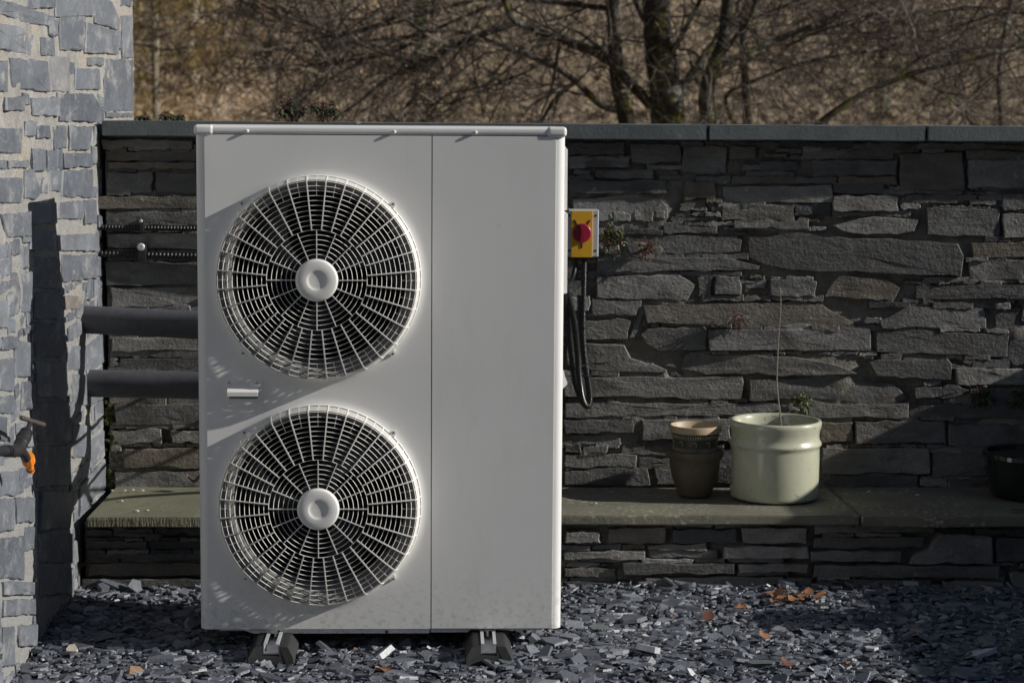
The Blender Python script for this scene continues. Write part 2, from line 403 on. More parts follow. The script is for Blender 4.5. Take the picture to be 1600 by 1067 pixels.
def stone(poly, frame, mat, parent, depth=.06, proud=.008, tilt=.02, rough=.0022, bev=.004, name='stone', smin=.012):
    poly = ccw(poly); n = len(poly)
    per = sum(math.dist(poly[i], poly[(i + 1) % n]) for i in range(n))
    step = min(.045, max(smin, per / 22)); pts = []
    sd = rng.random() * 100
    for i in range(n):
        p, q = poly[i], poly[(i + 1) % n]; L = math.dist(p, q); k = max(1, round(L / step))
        for j in range(k):
            t = j / k; x = p[0] + (q[0] - p[0]) * t; y = p[1] + (q[1] - p[1]) * t
            nx, ny = (q[1] - p[1]) / (L + 1e-9), -(q[0] - p[0]) / (L + 1e-9)
            d = rough * 1.6 * nz(x * 22, y * 22, sd) + rough * rng.uniform(-1, 1) * .8
            pts.append((x + nx * d, y + ny * d))
    m = len(pts); cx = sum(p[0] for p in pts) / m; cy = sum(p[1] for p in pts) / m
    ta, tb = rng.gauss(0, tilt), rng.gauss(0, tilt)
    vs = []
    def hgt(x, y, am): return proud + ta * (x - cx) + tb * (y - cy) + am * nz(x * 14, y * 30, sd + 5)
    size = min(max(p[0] for p in pts) - min(p[0] for p in pts), max(p[1] for p in pts) - min(p[1] for p in pts))
    bv = min(bev, size * .18)
    for p in pts: vs.append(frame(p[0], p[1], -depth))
    for p in pts: vs.append(frame(p[0], p[1], hgt(p[0], p[1], .002) - bv * rng.uniform(.6, 1.6)))
    for f, am in ((None, .003), (.55, .0035)):
        for p in pts:
            dx, dy = cx - p[0], cy - p[1]; d = math.hypot(dx, dy) + 1e-9
            k = min(.45, bv * 1.3 * rng.uniform(.7, 1.4) / d) if f is None else 1 - f
            x, y = p[0] + dx * k, p[1] + dy * k; vs.append(frame(x, y, hgt(x, y, am)))
    vs.append(frame(cx, cy, hgt(cx, cy, .0035)))
    fs = []
    for r in range(3):
        for i in range(m):
            j = (i + 1) % m; fs.append((r * m + i, r * m + j, (r + 1) * m + j, (r + 1) * m + i))
    for i in range(m): fs.append((3 * m + i, 3 * m + (i + 1) % m, 4 * m))
    return MB().add(vs, fs).build(name, mat, parent, frame(cx, cy, 0), 13)

def bbox(p): return (min(q[0] for q in p), max(q[0] for q in p), min(q[1] for q in p), max(q[1] for q in p))
def fill(a0, a1, b0, b1, hr, lr, boxes, gap=.012, jit=.006, shrink=.004):
    """courses of random stones where no traced stone stands"""
    out = []; b = b0
    while b < b1 - hr[0] * .6:
        h = min(rng.uniform(*hr), b1 - b); a = a0 - rng.uniform(0, lr[0])
        while a < a1:
            L = rng.uniform(*lr); x0, x1 = max(a, a0), min(a + L, a1); a += L + gap
            if x1 - x0 < lr[0] * .35: continue
            q = (x0, x1, b, b + h)
            if any(q[0] < B[1] - shrink and q[1] > B[0] + shrink and q[2] < B[3] - shrink and q[3] > B[2] + shrink for B in boxes): continue
            J = lambda: rng.uniform(-jit, jit)
            p = [(x0 + J(), b + J()), (x1 + J(), b + J()), (x1 + J(), b + h + J()), (x0 + J(), b + h + J())]
            boxes.append(bbox(p)); out.append(p)
        b += h + gap
    return out

def traced(lst, ax, val, sel):
    out = []
    for e in lst:
        if len(e) == 4 and isinstance(e[0], (int, float)):
            x0, y0, x1, y1 = e
            k = min(4, (y1 - y0) * .12, (x1 - x0) * .12)
            e = [(x0 + rng.uniform(0, k), y0 + rng.uniform(0, k)), (x1 - rng.uniform(0, k), y0 + rng.uniform(0, k)), (x1 - rng.uniform(0, k), y1 - rng.uniform(0, k)), (x0 + rng.uniform(0, k), y1 - rng.uniform(0, k))]
        P = [at(x, y, ax, val) for x, y in e]
        out.append([sel(p) for p in P])
    return out

def rough_face(frame, a0, a1, b0, b1, step, amp, depth, seed, patch=0.0):
    """mortar face: uneven grid in front, box behind"""
    na, nb = int((a1 - a0) / step) + 1, int((b1 - b0) / step) + 1
    vs = []; fs = []
    for j in range(nb + 1):
        for i in range(na + 1):
            a = a0 + (a1 - a0) * i / na; b = b0 + (b1 - b0) * j / nb
            h = amp * (.9 * nz(a * 9, b * 14, seed) + .7 * nz(a * 28, b * 34, seed + 3) + .35 * nz(a * 70, b * 70, seed))
            if patch: h += patch * min(1.0, max(0.0, (nz(a * 3.1, b * 5.2, seed + 8) - .12) * 4))
            vs.append(frame(a, b, h))
    n = na + 1
    for j in range(nb):
        for i in range(na): fs.append((j * n + i, j * n + i + 1, (j + 1) * n + i + 1, (j + 1) * n + i))
    e = len(vs)
    vs += [frame(a0, b0, -depth), frame(a1, b0, -depth), frame(a1, b1, -depth), frame(a0, b1, -depth)]
    fs.append((e + 3, e + 2, e + 1, e))
    top = [nb * n + i for i in range(n)]; fs.append(tuple(top + [e + 2, e + 3]))
    bot = [i for i in range(n)]; fs.append(tuple([e, e + 1] + bot[::-1]))
    fs.append(tuple([j * n for j in range(nb + 1)][::1] + [e + 3, e]))
    fs.append(tuple([e + 1, e + 2] + [j * n + na for j in range(nb, -1, -1)]))
    return MB().add(vs, fs)

WALL_TR = [
 (886,224,976,242), (890,245,984,262), (930,265,1020,279), (986,225,1062,256), (1066,230,1136,272), (1141,229,1183,250),
 (1186,252,1247,268), (890,281,1040,301), [(896,313),(1000,304),(1022,308),(1042,322),(1041,340),(930,344),(897,334)],
 (1070,283,1119,313), (1132,290,1300,318), (1301,286,1380,304), (1270,249,1402,275), (1406,238,1505,298), (1510,250,1600,296),
 (1300,306,1404,331), (1128,321,1240,344), (1242,321,1299,337), [(1303,354),(1330,345),(1366,339),(1433,345),(1427,361),(1402,366),(1330,363)],
 (1447,326,1563,370), (1566,334,1640,372), (1567,301,1640,330), (1010,350,1034,361), (1037,352,1121,365), (1148,345,1262,357),
 (958,331,988,346), (992,329,1021,346), (1023,329,1039,342),
 [(975,372),(1060,368),(1150,369),(1160,376),(1157,392),(1100,396),(985,394)],
 [(1172,372),(1250,363),(1290,372),(1494,380),(1502,400),(1500,431),(1400,427),(1240,420),(1200,413),(1172,402)],
 (1519,378,1640,403), (1514,406,1640,438), [(934,402),(1130,404),(1186,415),(1184,421),(1000,423),(934,425)],
 [(934,434),(1060,430),(1086,446),(1072,467),(934,466)], (1090,434,1113,464), (1116,430,1158,461), (1203,437,1276,465),
 [(1290,462),(1310,432),(1390,437),(1404,452),(1395,470)], (1432,445,1640,466), (886,463,921,486), [(927,470),(1002,471),(995,492),(927,490)],
 [(1008,478),(1240,472),(1283,478),(1340,507),(1240,508),(1060,505),(1012,502)], [(1375,501),(1420,482),(1535,481),(1541,490),(1538,512),(1380,511)],
 (1552,481,1596,514), [(888,503),(984,500),(979,529),(888,531)], [(1002,478),(1009,483),(993,528),(983,528)],
 [(1003,522),(1012,514),(1098,512),(1103,518),(1103,545),(1030,548),(1012,538)], (1108,513,1363,549), [(1371,517),(1480,520),(1575,526),(1570,556),(1480,553),(1372,549)],
 [(1580,535),(1640,515),(1640,568),(1585,570),(1574,558)], [(888,537),(975,540),(985,560),(1040,575),(1040,580),(930,578),(888,568)],
 [(1065,575),(1075,555),(1160,556),(1240,558),(1310,572),(1335,583),(1240,585),(1105,583)], [(1358,567),(1375,562),(1478,562),(1485,570),(1485,592),(1370,587)],
 (1494,574,1640,602), [(883,590),(1158,590),(1162,600),(1158,623),(883,617)], [(1172,595),(1300,592),(1395,600),(1418,622),(1395,632),(1350,627),(1240,622),(1172,625)],
 [(1430,607),(1495,602),(1512,610),(1490,621),(1430,620)], (1516,606,1640,630), (883,629,1216,650), (1262,630,1418,652), (883,655,988,675), (1004,655,1140,689), (1279,659,1332,691),
 (1336,656,1478,694), (1422,632,1640,654), (1482,660,1640,698), (883,694,908,707), (883,711,995,729), [(883,738),(960,731),(1010,731),(1016,757),(883,757)],
 (1024,733,1076,757), (1118,727,1145,756), (1285,698,1452,739), (1456,704,1640,745), (1437,748,1478,760), (1482,749,1640,761), (1284,743,1432,760),
 # strip beside the house
 (162,219,300,233), (167,236,306,252), (172,254,306,264), (166,267,240,303), (244,270,320,303), (152,307,320,326), (166,332,320,352), (168,364,320,389),
 (166,409,320,445), (174,448,320,480), (176,528,320,548), (186,559,320,581), (181,631,320,665), (176,671,252,693), (268,672,320,691), (191,700,320,731), (181,737,320,763)]

def back_wall():
    t = thing('slate_garden_wall', (1.1, 1.4, 0), 'dark slate garden wall with flat coping running behind the white heat pump', 'wall')
    fr = wall_frame(WALL_Y + .017)
    rough_face(fr, -.925, 3.3, 0.0, 1.372, .0125, .0085, .36, 2, .015).build('mortar', 'mortar', t)
    sf = wall_frame(WALL_Y)
    polys = traced(WALL_TR, 1, WALL_Y, lambda p: (p.x, p.z)); boxes = [bbox(p) for p in polys]
    n = len(polys)
    polys += fill(-.918, 3.28, .24, 1.366, (.04, .07), (.16, .5), boxes, .007, shrink=.006)
    polys += fill(-.918, 3.28, .245, 1.366, (.022, .034), (.08, .26), boxes, .004, .003, .006)
    polys += fill(-.918, 2.1, .25, 1.366, (.013, .02), (.05, .16), boxes, .003, .002, .006)
    polys += fill(-.918, 2.1, .256, 1.366, (.010, .015), (.03, .09), boxes, .003, .002, .006)
    polys = [[(cx + (x - cx) * (1 + min(.03, .004 / (abs(x - cx) + .01))), cz + (z - cz) * (1 + min(.12, .0025 / (abs(z - cz) + .004)))) for x, z in p] for p in polys for cx, cz in [(sum(q[0] for q in p) / len(p), sum(q[1] for q in p) / len(p))]]
    for i, p in enumerate(polys):
        stone(p, sf, 'slate', t, proud=rng.gauss(.0045, .0035) if i < n else rng.gauss(-.001, .0035), tilt=.022, rough=.0036, bev=.0022, smin=.009)
    # coping slabs, joints where the photograph shows them
    xs = [-.925] + [at(x, 205, 1, 1.13).x for x in (560, 1106.5, 1448.5)] + [2.45, 3.32]
    for i in range(len(xs) - 1):
        a, b = xs[i] + .003, xs[i + 1] - .003; dz = rng.uniform(-.0015, .0015)
        bm = bmesh.new(); bmesh.ops.create_cube(bm, size=1)
        for q in bm.verts: q.co = Vector((a + (q.co.x + .5) * (b - a), 1.132 + (q.co.y + .5) * .5, 1.3725 + dz + (q.co.z + .5) * .0495))
        bmesh.ops.subdivide_edges(bm, edges=[e for e in bm.edges if abs(e.verts[0].co.x - e.verts[1].co.x) > .1], cuts=14)
        bmesh.ops.bevel(bm, geom=[e for e in bm.edges if e.calc_face_angle(0) > .5], offset=.0035, segments=2, affect='EDGES')
        for q in bm.verts:
            q.co.y += .002 * nz(q.co.x * 9, q.co.z * 30, i); q.co.z += .0015 * nz(q.co.x * 12, q.co.y * 20, i + 4)
        MB().bm(bm).build('coping_slab', 'coping', t)
    # moss in the corner by the house
    for k in range(70):
        p = at(166 + abs(rng.gauss(0, 9)), rng.uniform(612, 762), 1, WALL_Y + .002); mb = MB()
        bm = bmesh.new(); bmesh.ops.create_icosphere(bm, subdivisions=2, radius=rng.uniform(.003, .009))
        for q in bm.verts: q.co = Vector((q.co.x * 1.3, q.co.y * .7, q.co.z)) * (1 + 1.3 * nz(*(q.co * 190 + p * 40))) + p
        MB().bm(bm).build('moss_clump', 'moss', t)
    return t
back_wall()

BENCH_TR = [
 (880,828,938,848), (948,822,1043,850), (1050,824,1152,850), (1158,822,1262,848), (880,860,1008,874), (1015,858,1122,872), (1128,852,1262,873),
 (880,886,963,902), (972,878,1148,896), (1153,879,1262,894), (880,907,986,924), (1007,900,1226,917), (1232,901,1270,916),
 (1272,818,1462,834), (1270,838,1446,857), (1265,859,1409,877), [(1420,873),(1450,856),(1470,834),(1550,836),(1550,879),(1420,880)], (1554,838,1640,880),
 (1268,882,1562,902), (1276,904,1456,923), (1470,906,1568,922), (1577,893,1640,922),
 (134,844,230,859), (234,843,330,859), (134,863,330,875), [(140,880),(300,877),(330,880),(330,899),(138,899)], (128,903,330,917), (232,921,330,932), (140,921,226,932)]

def bench():
    t = thing('slate_bench', (1.0, .95, 0), 'low slate ledge bench built along the foot of the garden wall', 'bench')
    fr = wall_frame(BENCH_Y + .024)
    rough_face(fr, -.925, 3.1, -.06, .205, .016, .007, .45, 9).build('mortar', 'mortar', t)
    sf = wall_frame(BENCH_Y)
    polys = traced(BENCH_TR, 1, BENCH_Y, lambda p: (p.x, p.z)); boxes = [bbox(p) for p in polys]; n = len(polys)
    polys += fill(-.918, 3.08, -.04, .205, (.026, .042), (.14, .42), boxes, .008)
    polys += fill(-.918, 3.08, .0, .205, (.014, .022), (.06, .2), boxes, .005, .003, .006)
    polys += fill(-.918, 2.2, .0, .205, (.008, .013), (.04, .15), boxes, .003, .002, .005)
    for i, p in enumerate(polys): stone(p, sf, 'slate', t, proud=rng.gauss(.006, .007) if i < n else rng.gauss(-.004, .005), tilt=.02, rough=.0032, bev=.0022, smin=.009)
    # slabs
    def slab(x0, x1, y0, z0, z1, mat, sd):
        bm = bmesh.new(); bmesh.ops.create_cube(bm, size=1)
        for q in bm.verts: q.co = Vector((x0 + (q.co.x + .5) * (x1 - x0), y0 + (q.co.y + .5) * (1.195 - y0), z0 + (q.co.z + .5) * (z1 - z0)))
        bmesh.ops.subdivide_edges(bm, edges=[e for e in bm.edges if abs(e.verts[0].co.x - e.verts[1].co.x) > .1], cuts=20)
        bmesh.ops.bevel(bm, geom=[e for e in bm.edges if e.calc_face_angle(0) > .5], offset=.004, segments=2, affect='EDGES')
        for q in bm.verts:
            if q.co.y < y0 + .02: q.co.y += .005 * nz(q.co.x * 7, q.co.z * 25, sd) + .002 * nz(q.co.x * 40, q.co.z * 40, sd)
            q.co.z += .002 * nz(q.co.x * 5, q.co.y * 5, sd)
            if q.co.y > 1.1: q.co.z -= .008
        return MB().bm(bm).build('ledge_slab', mat, t)
    slab(-.905, -.2, .64, .206, .2375, 'bench_sawn', 1)
    slab(-.194, 1.445, .675, .2065, .236, 'bench', 2)
    slab(1.451, 3.08, .645, .206, .238, 'bench', 3)
    return t
bench()

HOUSE_TR = [
 [(-25,-6),(40,10),(78,25),(78,40),(40,35),(-25,12)], (45,-20,86,15), (88,-25,147,28), [(150,-15),(175,5),(185,30),(184,46),(150,36)], (188,-12,207,11), (191,26,208,90),
 [(-30,34),(30,42),(60,55),(57,86),(-30,70)], (64,58,86,88), (93,26,130,81), [(136,37),(184,50),(182,84),(134,82)],
 (-30,95,9,143), [(18,92),(70,97),(74,143),(24,136)], (76,88,111,144), (137,90,162,103), (117,106,157,140), (164,94,212,174), (9,151,37,174), (50,151,91,182),
 [(95,148),(142,148),(152,168),(146,190),(96,188)], (167,176,210,184), (-20,200,36,240), (41,190,57,214), (60,196,79,218), (90,197,104,232), (109,197,142,235),
 (51,233,70,269), (-12,250,11,265), (14,251,42,263), (-14,277,33,320), [(40,268),(52,266),(62,300),(54,312),(40,308)], (62,276,77,304), (78,265,96,300), (98,240,145,262), (98,265,146,310),
 (92,313,130,345), (131,313,150,350), [(4,336),(45,332),(45,368),(14,370)], (-20,340,1,372), (47,315,90,352), (35,368,48,380), (92,366,152,394), (35,385,46,420), (47,358,90,392),
 (20,425,50,490), (96,398,126,440), (-15,470,12,515), (128,398,150,436), (52,400,92,450), (54,455,96,500), (5,526,30,547), (25,533,51,590), (-14,560,23,612), (100,462,128,484), (108,540,138,580), (115,584,136,632), (35,595,55,640),
 (-10,617,22,646), (-10,650,13,690), (54,505,98,560), (56,566,104,622), (58,628,108,690), (26,660,50,700), (-10,735,30,775), (-10,780,22,830), (25,776,54,815), (112,664,143,716), (60,696,110,760), (62,766,112,826),
 (-5,838,38,905), (40,822,57,860), (5,908,58,930), (8,934,58,962), (60,832,116,880), (62,886,118,930), (28,975,56,1010), (3,980,22,1040)]

def house():
    t = thing('house_wall', (-1.2, .3, 0), 'sunlit blue grey slate house wall with pale mortar at the left edge', 'wall')
    fr = house_frame(HOUSE_X - .0045)
    rough_face(fr, -1.9, 1.975, -.06, 2.5, .017, .0052, .6, 5).build('mortar', 'mortar_house', t)
    sf = house_frame(HOUSE_X)
    polys = traced(HOUSE_TR, 0, HOUSE_X, lambda p: (p.y, p.z)); boxes = [bbox(p) for p in polys]; n = len(polys)
    polys += fill(-1.88, 1.97, -.05, 2.48, (.07, .14), (.12, .30), boxes, .013)
    polys += fill(-.6, 1.97, .0, 1.9, (.03, .06), (.04, .11), boxes, .008)
    polys += fill(-.6, 1.97, .0, 1.0, (.018, .028), (.03, .07), boxes, .006)
    polys = [[(cx + (x - cx) * 1.08, cz + (z - cz) * 1.06) for x, z in p] for p in polys for cx, cz in [(sum(q[0] for q in p) / len(p), sum(q[1] for q in p) / len(p))]]
    for i, p in enumerate(polys): stone(p, sf, 'house', t, proud=rng.gauss(.0025, .002) if i < n else rng.gauss(.0005, .002), tilt=.010, rough=.0020, bev=.0035, smin=.03)
house()

# unseen wall added off the right edge, its top stepped to shade the yard
def shade_wall():
    t = thing('unseen_shade_wall', (3.1, 0, 0), 'unseen stepped slate wall added on the right to shade the yard', 'wall')
    X = 3.0; parts = [(-2.2, .385, .70), (.39, 1.19, 1.012)]
    for k, (y0, y1, h) in enumerate(parts):
        fr = side_frame(X + .012)
        rough_face(fr, -y1, -y0, -.06, h - .03, .03, .006, .24, 20 + k).build('mortar', 'mortar', t)
        bx = []
        for p in fill(-y1 + .005, -y0 - .005, .0, h - .035, (.06, .10), (.2, .5), bx): stone(p, side_frame(X), 'slate', t, proud=.004)
        yy = y0
        while yy < y1 - .05:
            e = min(y1, yy + .75)
            if y1 - e < .2: e = y1
            MB().box(X - .04, X + .28, yy + .003, e - .003, h - .03, h + .02, .005).build('coping_slab', 'coping', t); yy = e
    return t
shade_wall()
def blocker():  # unseen, added so its outline throws a bump of shade on the gravel
    t = thing('unseen_blocker', (3.1, .04, .72), 'unseen squat stone planter standing on the low return wall', 'blocker')
    c = (3.1, .04, .7215)
    MB().lathe([(0, 0), (.085, 0), (.095, .02), (.11, .12), (.12, .135), (.12, .165), (.10, .165), (.095, .12), (0, .12)], c, 28).build('bowl', 'coping', t)
    MB().lathe([(0, .128), (.097, .126)], c, 28).build('soil', 'soil', t)
blocker()

# ------------------------------------------------------------------ heat pump
ZT, ZB = 1.419, 0.058
FANS = ((-.1675, 1.0125), (-.166, .3995))
SEAM = .1355
def heat_pump():
    t = thing('heat_pump', (0, .18, ZB), 'tall white twin fan air source heat pump standing on rubber feet', 'heat pump')
    # casing: back, sides and the two rounded front corners
    r = .024; prof = []
    for k in range(9):
        a = math.pi / 2 * k / 8; prof.append((-.466 - r * math.sin(a), r - r * math.cos(a)))
    for k in range(7):
        a = math.pi / 2 * k / 6; prof.append((-.49 + .012 * (1 - math.cos(a)), .358 + .012 * math.sin(a)))
    right = [(-x, y) for x, y in prof][::-1]; prof += right
    vs = []; fs = []; n = len(prof); z1 = ZT - .024
    for (x, y) in prof: vs.append((x, y, ZB))
    for (x, y) in prof: vs.append((x, y, z1))
    for i in range(n - 1): fs.append((i + 1, i, n + i, n + i + 1))
    fs.append(tuple(range(n))); fs.append(tuple(range(2 * n - 1, n - 1, -1)))
    MB().add(vs, fs).build('casing', 'white', t, smooth=30)
    # front fan panel with two openings and raised collars
    x0, x1, z0 = -.4655, SEAM - .001, ZB + .001; zt = z1 - .002; Yp = -.003
    mb = MB()
    def quad(a, b, c, d): mb.add([(a, Yp, c), (b, Yp, c), (b, Yp, d), (a, Yp, d)], [(0, 1, 2, 3)])
    sq = .294; N = 128; hr = .274
    for (cx, cz) in FANS:
        L, Rr = x0 + .004 - cx, x1 - .003 - cx
        rings = [hr, hr + .004, hr + .009, hr + .015, .285]
        def emb(d): return -.0040 * max(0, 1 - d / .021) ** 2
        loops = []
        for k in range(N):
            a = 2 * math.pi * k / N; ca, sa = math.cos(a), math.sin(a)
            bx = (Rr if ca > 0 else L); e = min(abs(bx / ca) if abs(ca) > 1e-6 else 9, abs(sq / sa) if abs(sa) > 1e-6 else 9)
            row = []
            for q in range(9):
                f = (q / 8) ** 1.6; rr = hr + (e - hr) * f
                row.append((cx + rr * ca, Yp + emb(rr - hr), cz + rr * sa))
            loops.append(row)
        # square corners
        vsx = [p for row in loops for p in row]; fsx = []
        for k in range(N):
            k2 = (k + 1) % N
            for q in range(8): fsx.append((k * 9 + q, k * 9 + q + 1, k2 * 9 + q + 1, k2 * 9 + q))
        b = len(mb.v); mb.add(vsx, fsx)
        # fill the four tiny corner triangles
        for cxs, czs in ((L, -sq), (Rr, -sq), (Rr, sq), (L, sq)):
            best = sorted(range(N), key=lambda k: (loops[k][8][0] - cx - cxs) ** 2 + (loops[k][8][2] - cz - czs) ** 2)[:2]
            pa, pb = loops[best[0]][8], loops[best[1]][8]; pc = (cx + cxs, Yp, cz + czs)
            if abs((pb[0] - pa[0]) * (pc[2] - pa[2]) - (pb[2] - pa[2]) * (pc[0] - pa[0])) > 1e-9: mb.add([pa, pb, pc], [(0, 1, 2)])
        quad(x0, cx + L, cz - sq, cz + sq); quad(cx + Rr, x1, cz - sq, cz + sq)
    quad(x0, x1, z0, FANS[1][1] - sq); quad(x0, x1, FANS[1][1] + sq, FANS[0][1] - sq); quad(x0, x1, FANS[0][1] + sq, zt)
    # returned edges so that the panel has thickness
    e0 = .004
    for a, b in (((x0, z0), (x0, zt)), ((x1, zt), (x1, z0)), ((x0, zt), (x1, zt)), ((x1, z0), (x0, z0))):
        mb.add([(a[0], Yp, a[1]), (b[0], Yp, b[1]), (b[0], Yp + e0, b[1]), (a[0], Yp + e0, a[1])], [(0, 1, 2, 3)])
    bm = bmesh.new(); vv = [bm.verts.new(p) for p in mb.v]
    for f in mb.f:
        try: bm.faces.new([vv[i] for i in f])
        except ValueError: pass
    bmesh.ops.remove_doubles(bm, verts=bm.verts[:], dist=1e-5); bmesh.ops.recalc_face_normals(bm, faces=bm.faces[:])
    fp = MB().bm(bm); fp.wn = True; fp.build('fan_panel', 'white', t, smooth=40)
    MB().box(SEAM + .001, .4655, -.003, .002, ZB + .001, zt, .0012).build('service_panel', 'white', t)
    # lid
    MB().box(-.4915, .4915, -.0055, .374, ZT - .025, ZT - .0015, .009, 4).build('lid', 'white', t)
    for sx in (-1, 1):
        a, b = sorted((sx * .4935, sx * .441))
        MB().box(a, b, -.0085, .05, ZT - .0275, ZT, .0095, 4).build('lid_corner', 'plastic_white', t)
    for px in (386, 616, 743):
        p = at(px, 205.5, 1, -.006)
        MB().lathe([(0, -.0055), (.003, -.005), (.0046, -.003), (.0048, 0), (.0048, .004)], (p.x, -.006, ZT - .0165), 14, 'y').build('screw', 'plastic_white', t)
    # base pan
    mb = MB(); xs = (-.37, -.352, .20, .212)
    mb.add([(-.385, .004, ZB - .0005), (-.345, .004, ZB - .013), (SEAM - .004, .004, ZB - .013), (SEAM - .004, .004, ZB - .0005),
            (-.385, .36, ZB - .0005), (-.345, .36, ZB - .013), (SEAM - .004, .36, ZB - .013), (SEAM - .004, .36, ZB - .0005)],
           [(0, 1, 2, 3), (0, 4, 5, 1), (1, 5, 6, 2), (2, 6, 7, 3), (7, 6, 5, 4)])
    mb.add([(SEAM + .0, .006, ZB - .0005), (SEAM + .0, .006, ZB - .011), (.235, .006, ZB - .011), (.247, .006, ZB - .0005),
            (SEAM + .0, .36, ZB - .0005), (SEAM + .0, .36, ZB - .011), (.235, .36, ZB - .011), (.247, .36, ZB - .0005)],
           [(0, 1, 2, 3), (0, 4, 5, 1), (1, 5, 6, 2), (2, 6, 7, 3), (7, 6, 5, 4)])
    mb.box(-.44, .44, .02, .35, ZB - .009, ZB + .001)
    mb.build('base_pan', 'white', t, smooth=20)
    for px in (436, 604):
        p = at(px, 986.5, 1, .004)
        MB().lathe([(0, -.003), (.0035, -.0025), (.004, 0)], (p.x, .004, p.z), 12, 'y').build('base_screw', 'tap', t)
    # hand grip
    a, b = at(353, 593, 1, -.003), at(410, 636, 1, -.003)
    gp = MB().box(a.x, b.x, -.0052, -.001, b.z, a.z, .0015).build('grip_plate', 'white', t)
    h0, h1 = at(355, 604, 1, -.03), at(405, 624, 1, -.03)
    mb = MB(); y0 = -.0045
    xa, xb, zu = h0.x, h1.x, h0.z + .004
    pr = [(y0, zu), (-.049, zu - .013), (-.052, zu - .016), (-.052, zu - .027), (-.047, zu - .027), (-.045, zu - .019), (y0, zu - .006)]
    k = len(pr); vs = [(xa + .002 * (1 if y < -.01 else 0), y, z) for y, z in pr] + [(xb - .002 * (1 if y < -.01 else 0), y, z) for y, z in pr]
    mb.add(vs, [tuple(range(k)), tuple(range(2 * k - 1, k - 1, -1))] + [(i, k + i, k + (i + 1) % k, (i + 1) % k) for i in range(k)]); zl = zu - .026
    mb.build('grip_hood', 'plastic_white', gp, smooth=20)
    MB().box(xa + .003, xb - .006, -.0062, -.0048, zl - .014, zl + .004, .0004).build('grip_shade', 'bell', gp)  # grey patch on the plate, paints the dark below the hood
    for px in (357.5, 401):
        p = at(px, 597.5, 1, -.0055)
        MB().lathe([(0, -.0025), (.0016, -.0025), (.002, -.001), (.0034, -.001), (.0036, .0005)], (p.x, -.0052, p.z), 12, 'y').build('rivet', 'grey_plastic', gp)
    # scratch on the service panel
    p = at(780, 353, 1, -.0035)
    MB().add([(p.x - .006, -.0036, p.z - .0012), (p.x + .007, -.0036, p.z + .0022), (p.x + .002, -.0036, p.z + .0012), (p.x - .001, -.0036, p.z + .0008)], [(0, 1, 2, 3)]).build('scuff_mark', 'dark_hole', t)
    # covers on the right side
    za, zm, zc = at(886, 224, 1, .1).z, at(886, 331, 1, .1).z, at(886, 459, 1, .1).z
    for (zh, zl, yy, xx) in ((za, zm + .002, .10, .5025), (zm - .001, zc, .085, .5035)):
        mb = MB(); pr = [(.4895, zh), (xx, zh - (.018 if zh == za else .004)), (xx, zl + .003), (.4895, zl)]
        vs = [(x, yy, z) for x, z in pr] + [(x, .30, z) for x, z in pr]
        bm = bmesh.new(); vv = [bm.verts.new(q) for q in vs]
        for f in ((0, 3, 2, 1), (4, 5, 6, 7), (0, 1, 5, 4), (1, 2, 6, 5), (2, 3, 7, 6)): bm.faces.new([vv[i] for i in f])
        bmesh.ops.bevel(bm, geom=[e for e in bm.edges if e.calc_face_angle(0) > .3], offset=.002, segments=2, affect='EDGES')
        mb.bm(bm).build('side_cover', 'plastic_white', t)
    z1_, z2_ = at(884, 572, 1, .1).z, at(884, 612, 1, .1).z; hgt = z1_ - z2_
    pr = [(.4895, z1_), (.494, z1_ - .1 * hgt), (.497, z1_ - .1 * hgt - .006), (.4985, z1_ - .35 * hgt), (.5055, z1_ - .55 * hgt), (.5055, z1_ - .66 * hgt), (.494, z1_ - .82 * hgt), (.4895, z2_)]
    vs = [(x, .07, z) for x, z in pr] + [(x, .2, z) for x, z in pr]; k = len(pr)
    MB().add(vs, [tuple(range(k - 1, -1, -1)), tuple(range(k, 2 * k))] + [(i, i + 1, k + i + 1, k + i) for i in range(k - 1)]).build('valve_cover', 'plastic_white', t, smooth=15)
    # fans
    first = {}
    for fi, (cx, cz) in enumerate(FANS):
        c = (cx, 0, cz)
        MB().lathe([(.2735, -.0065), (.272, -.004), (.266, .002), (.257, .012), (.244, .028), (.237, .046), (.233, .07), (.233, .12)], c, 96, 'y').build('bellmouth', 'bell', t)
        MB().lathe([(.245, .07), (.245, .26), (0, .262)], c, 48, 'y').build('fan_well', 'black_in', t)
        # fan with three sickle blades
        fan = MB().lathe([(0, .055), (.03, .056), (.055, .062), (.062, .075), (.062, .13), (0, .13)], c, 36, 'y').build('fan', 'blade', t)
        for b in range(3):
            a0 = 2 * math.pi * b / 3 + (.35 if fi == 0 else .9); vs = []; fs = []
            nr, na = 8, 8
            for i in range(nr + 1):
                rr = .058 + (.228 - .058) * i / nr; sw = .55 * (i / nr) ** 1.3; wd = .75 - .1 * i / nr
                for j in range(na + 1):
                    a = a0 - sw + wd * (j / na); y = .075 + .055 * (j / na) - .008 * math.sin(math.pi * j / na)
                    vs.append((cx + rr * math.cos(a), y, cz + rr * math.sin(a)))
            for i in range(nr):
                for j in range(na):
                    q = i * (na + 1) + j; fs.append((q, q + 1, q + na + 2, q + na + 1))
            nn = len(vs); vs += [(x, y + .003, z) for x, y, z in vs]; fs += [tuple(i + nn for i in f[::-1]) for f in fs]
            MB().add(vs, fs).build('blade', 'blade', fan)
        # guard
        FY = -.054
        guard = MB().lathe([(.2725, -.0055), (.2755, -.0065), (.2762, -.009), (.2750, -.0115), (.2722, -.0115), (.2712, -.009), (.2725, -.0055)], c, 128, 'y').build('fan_guard', 'guard', t, origin=(cx, 0, cz))
        radii = [.0555 + (.2615 - .0555) * k / 16 for k in range(1, 17)]
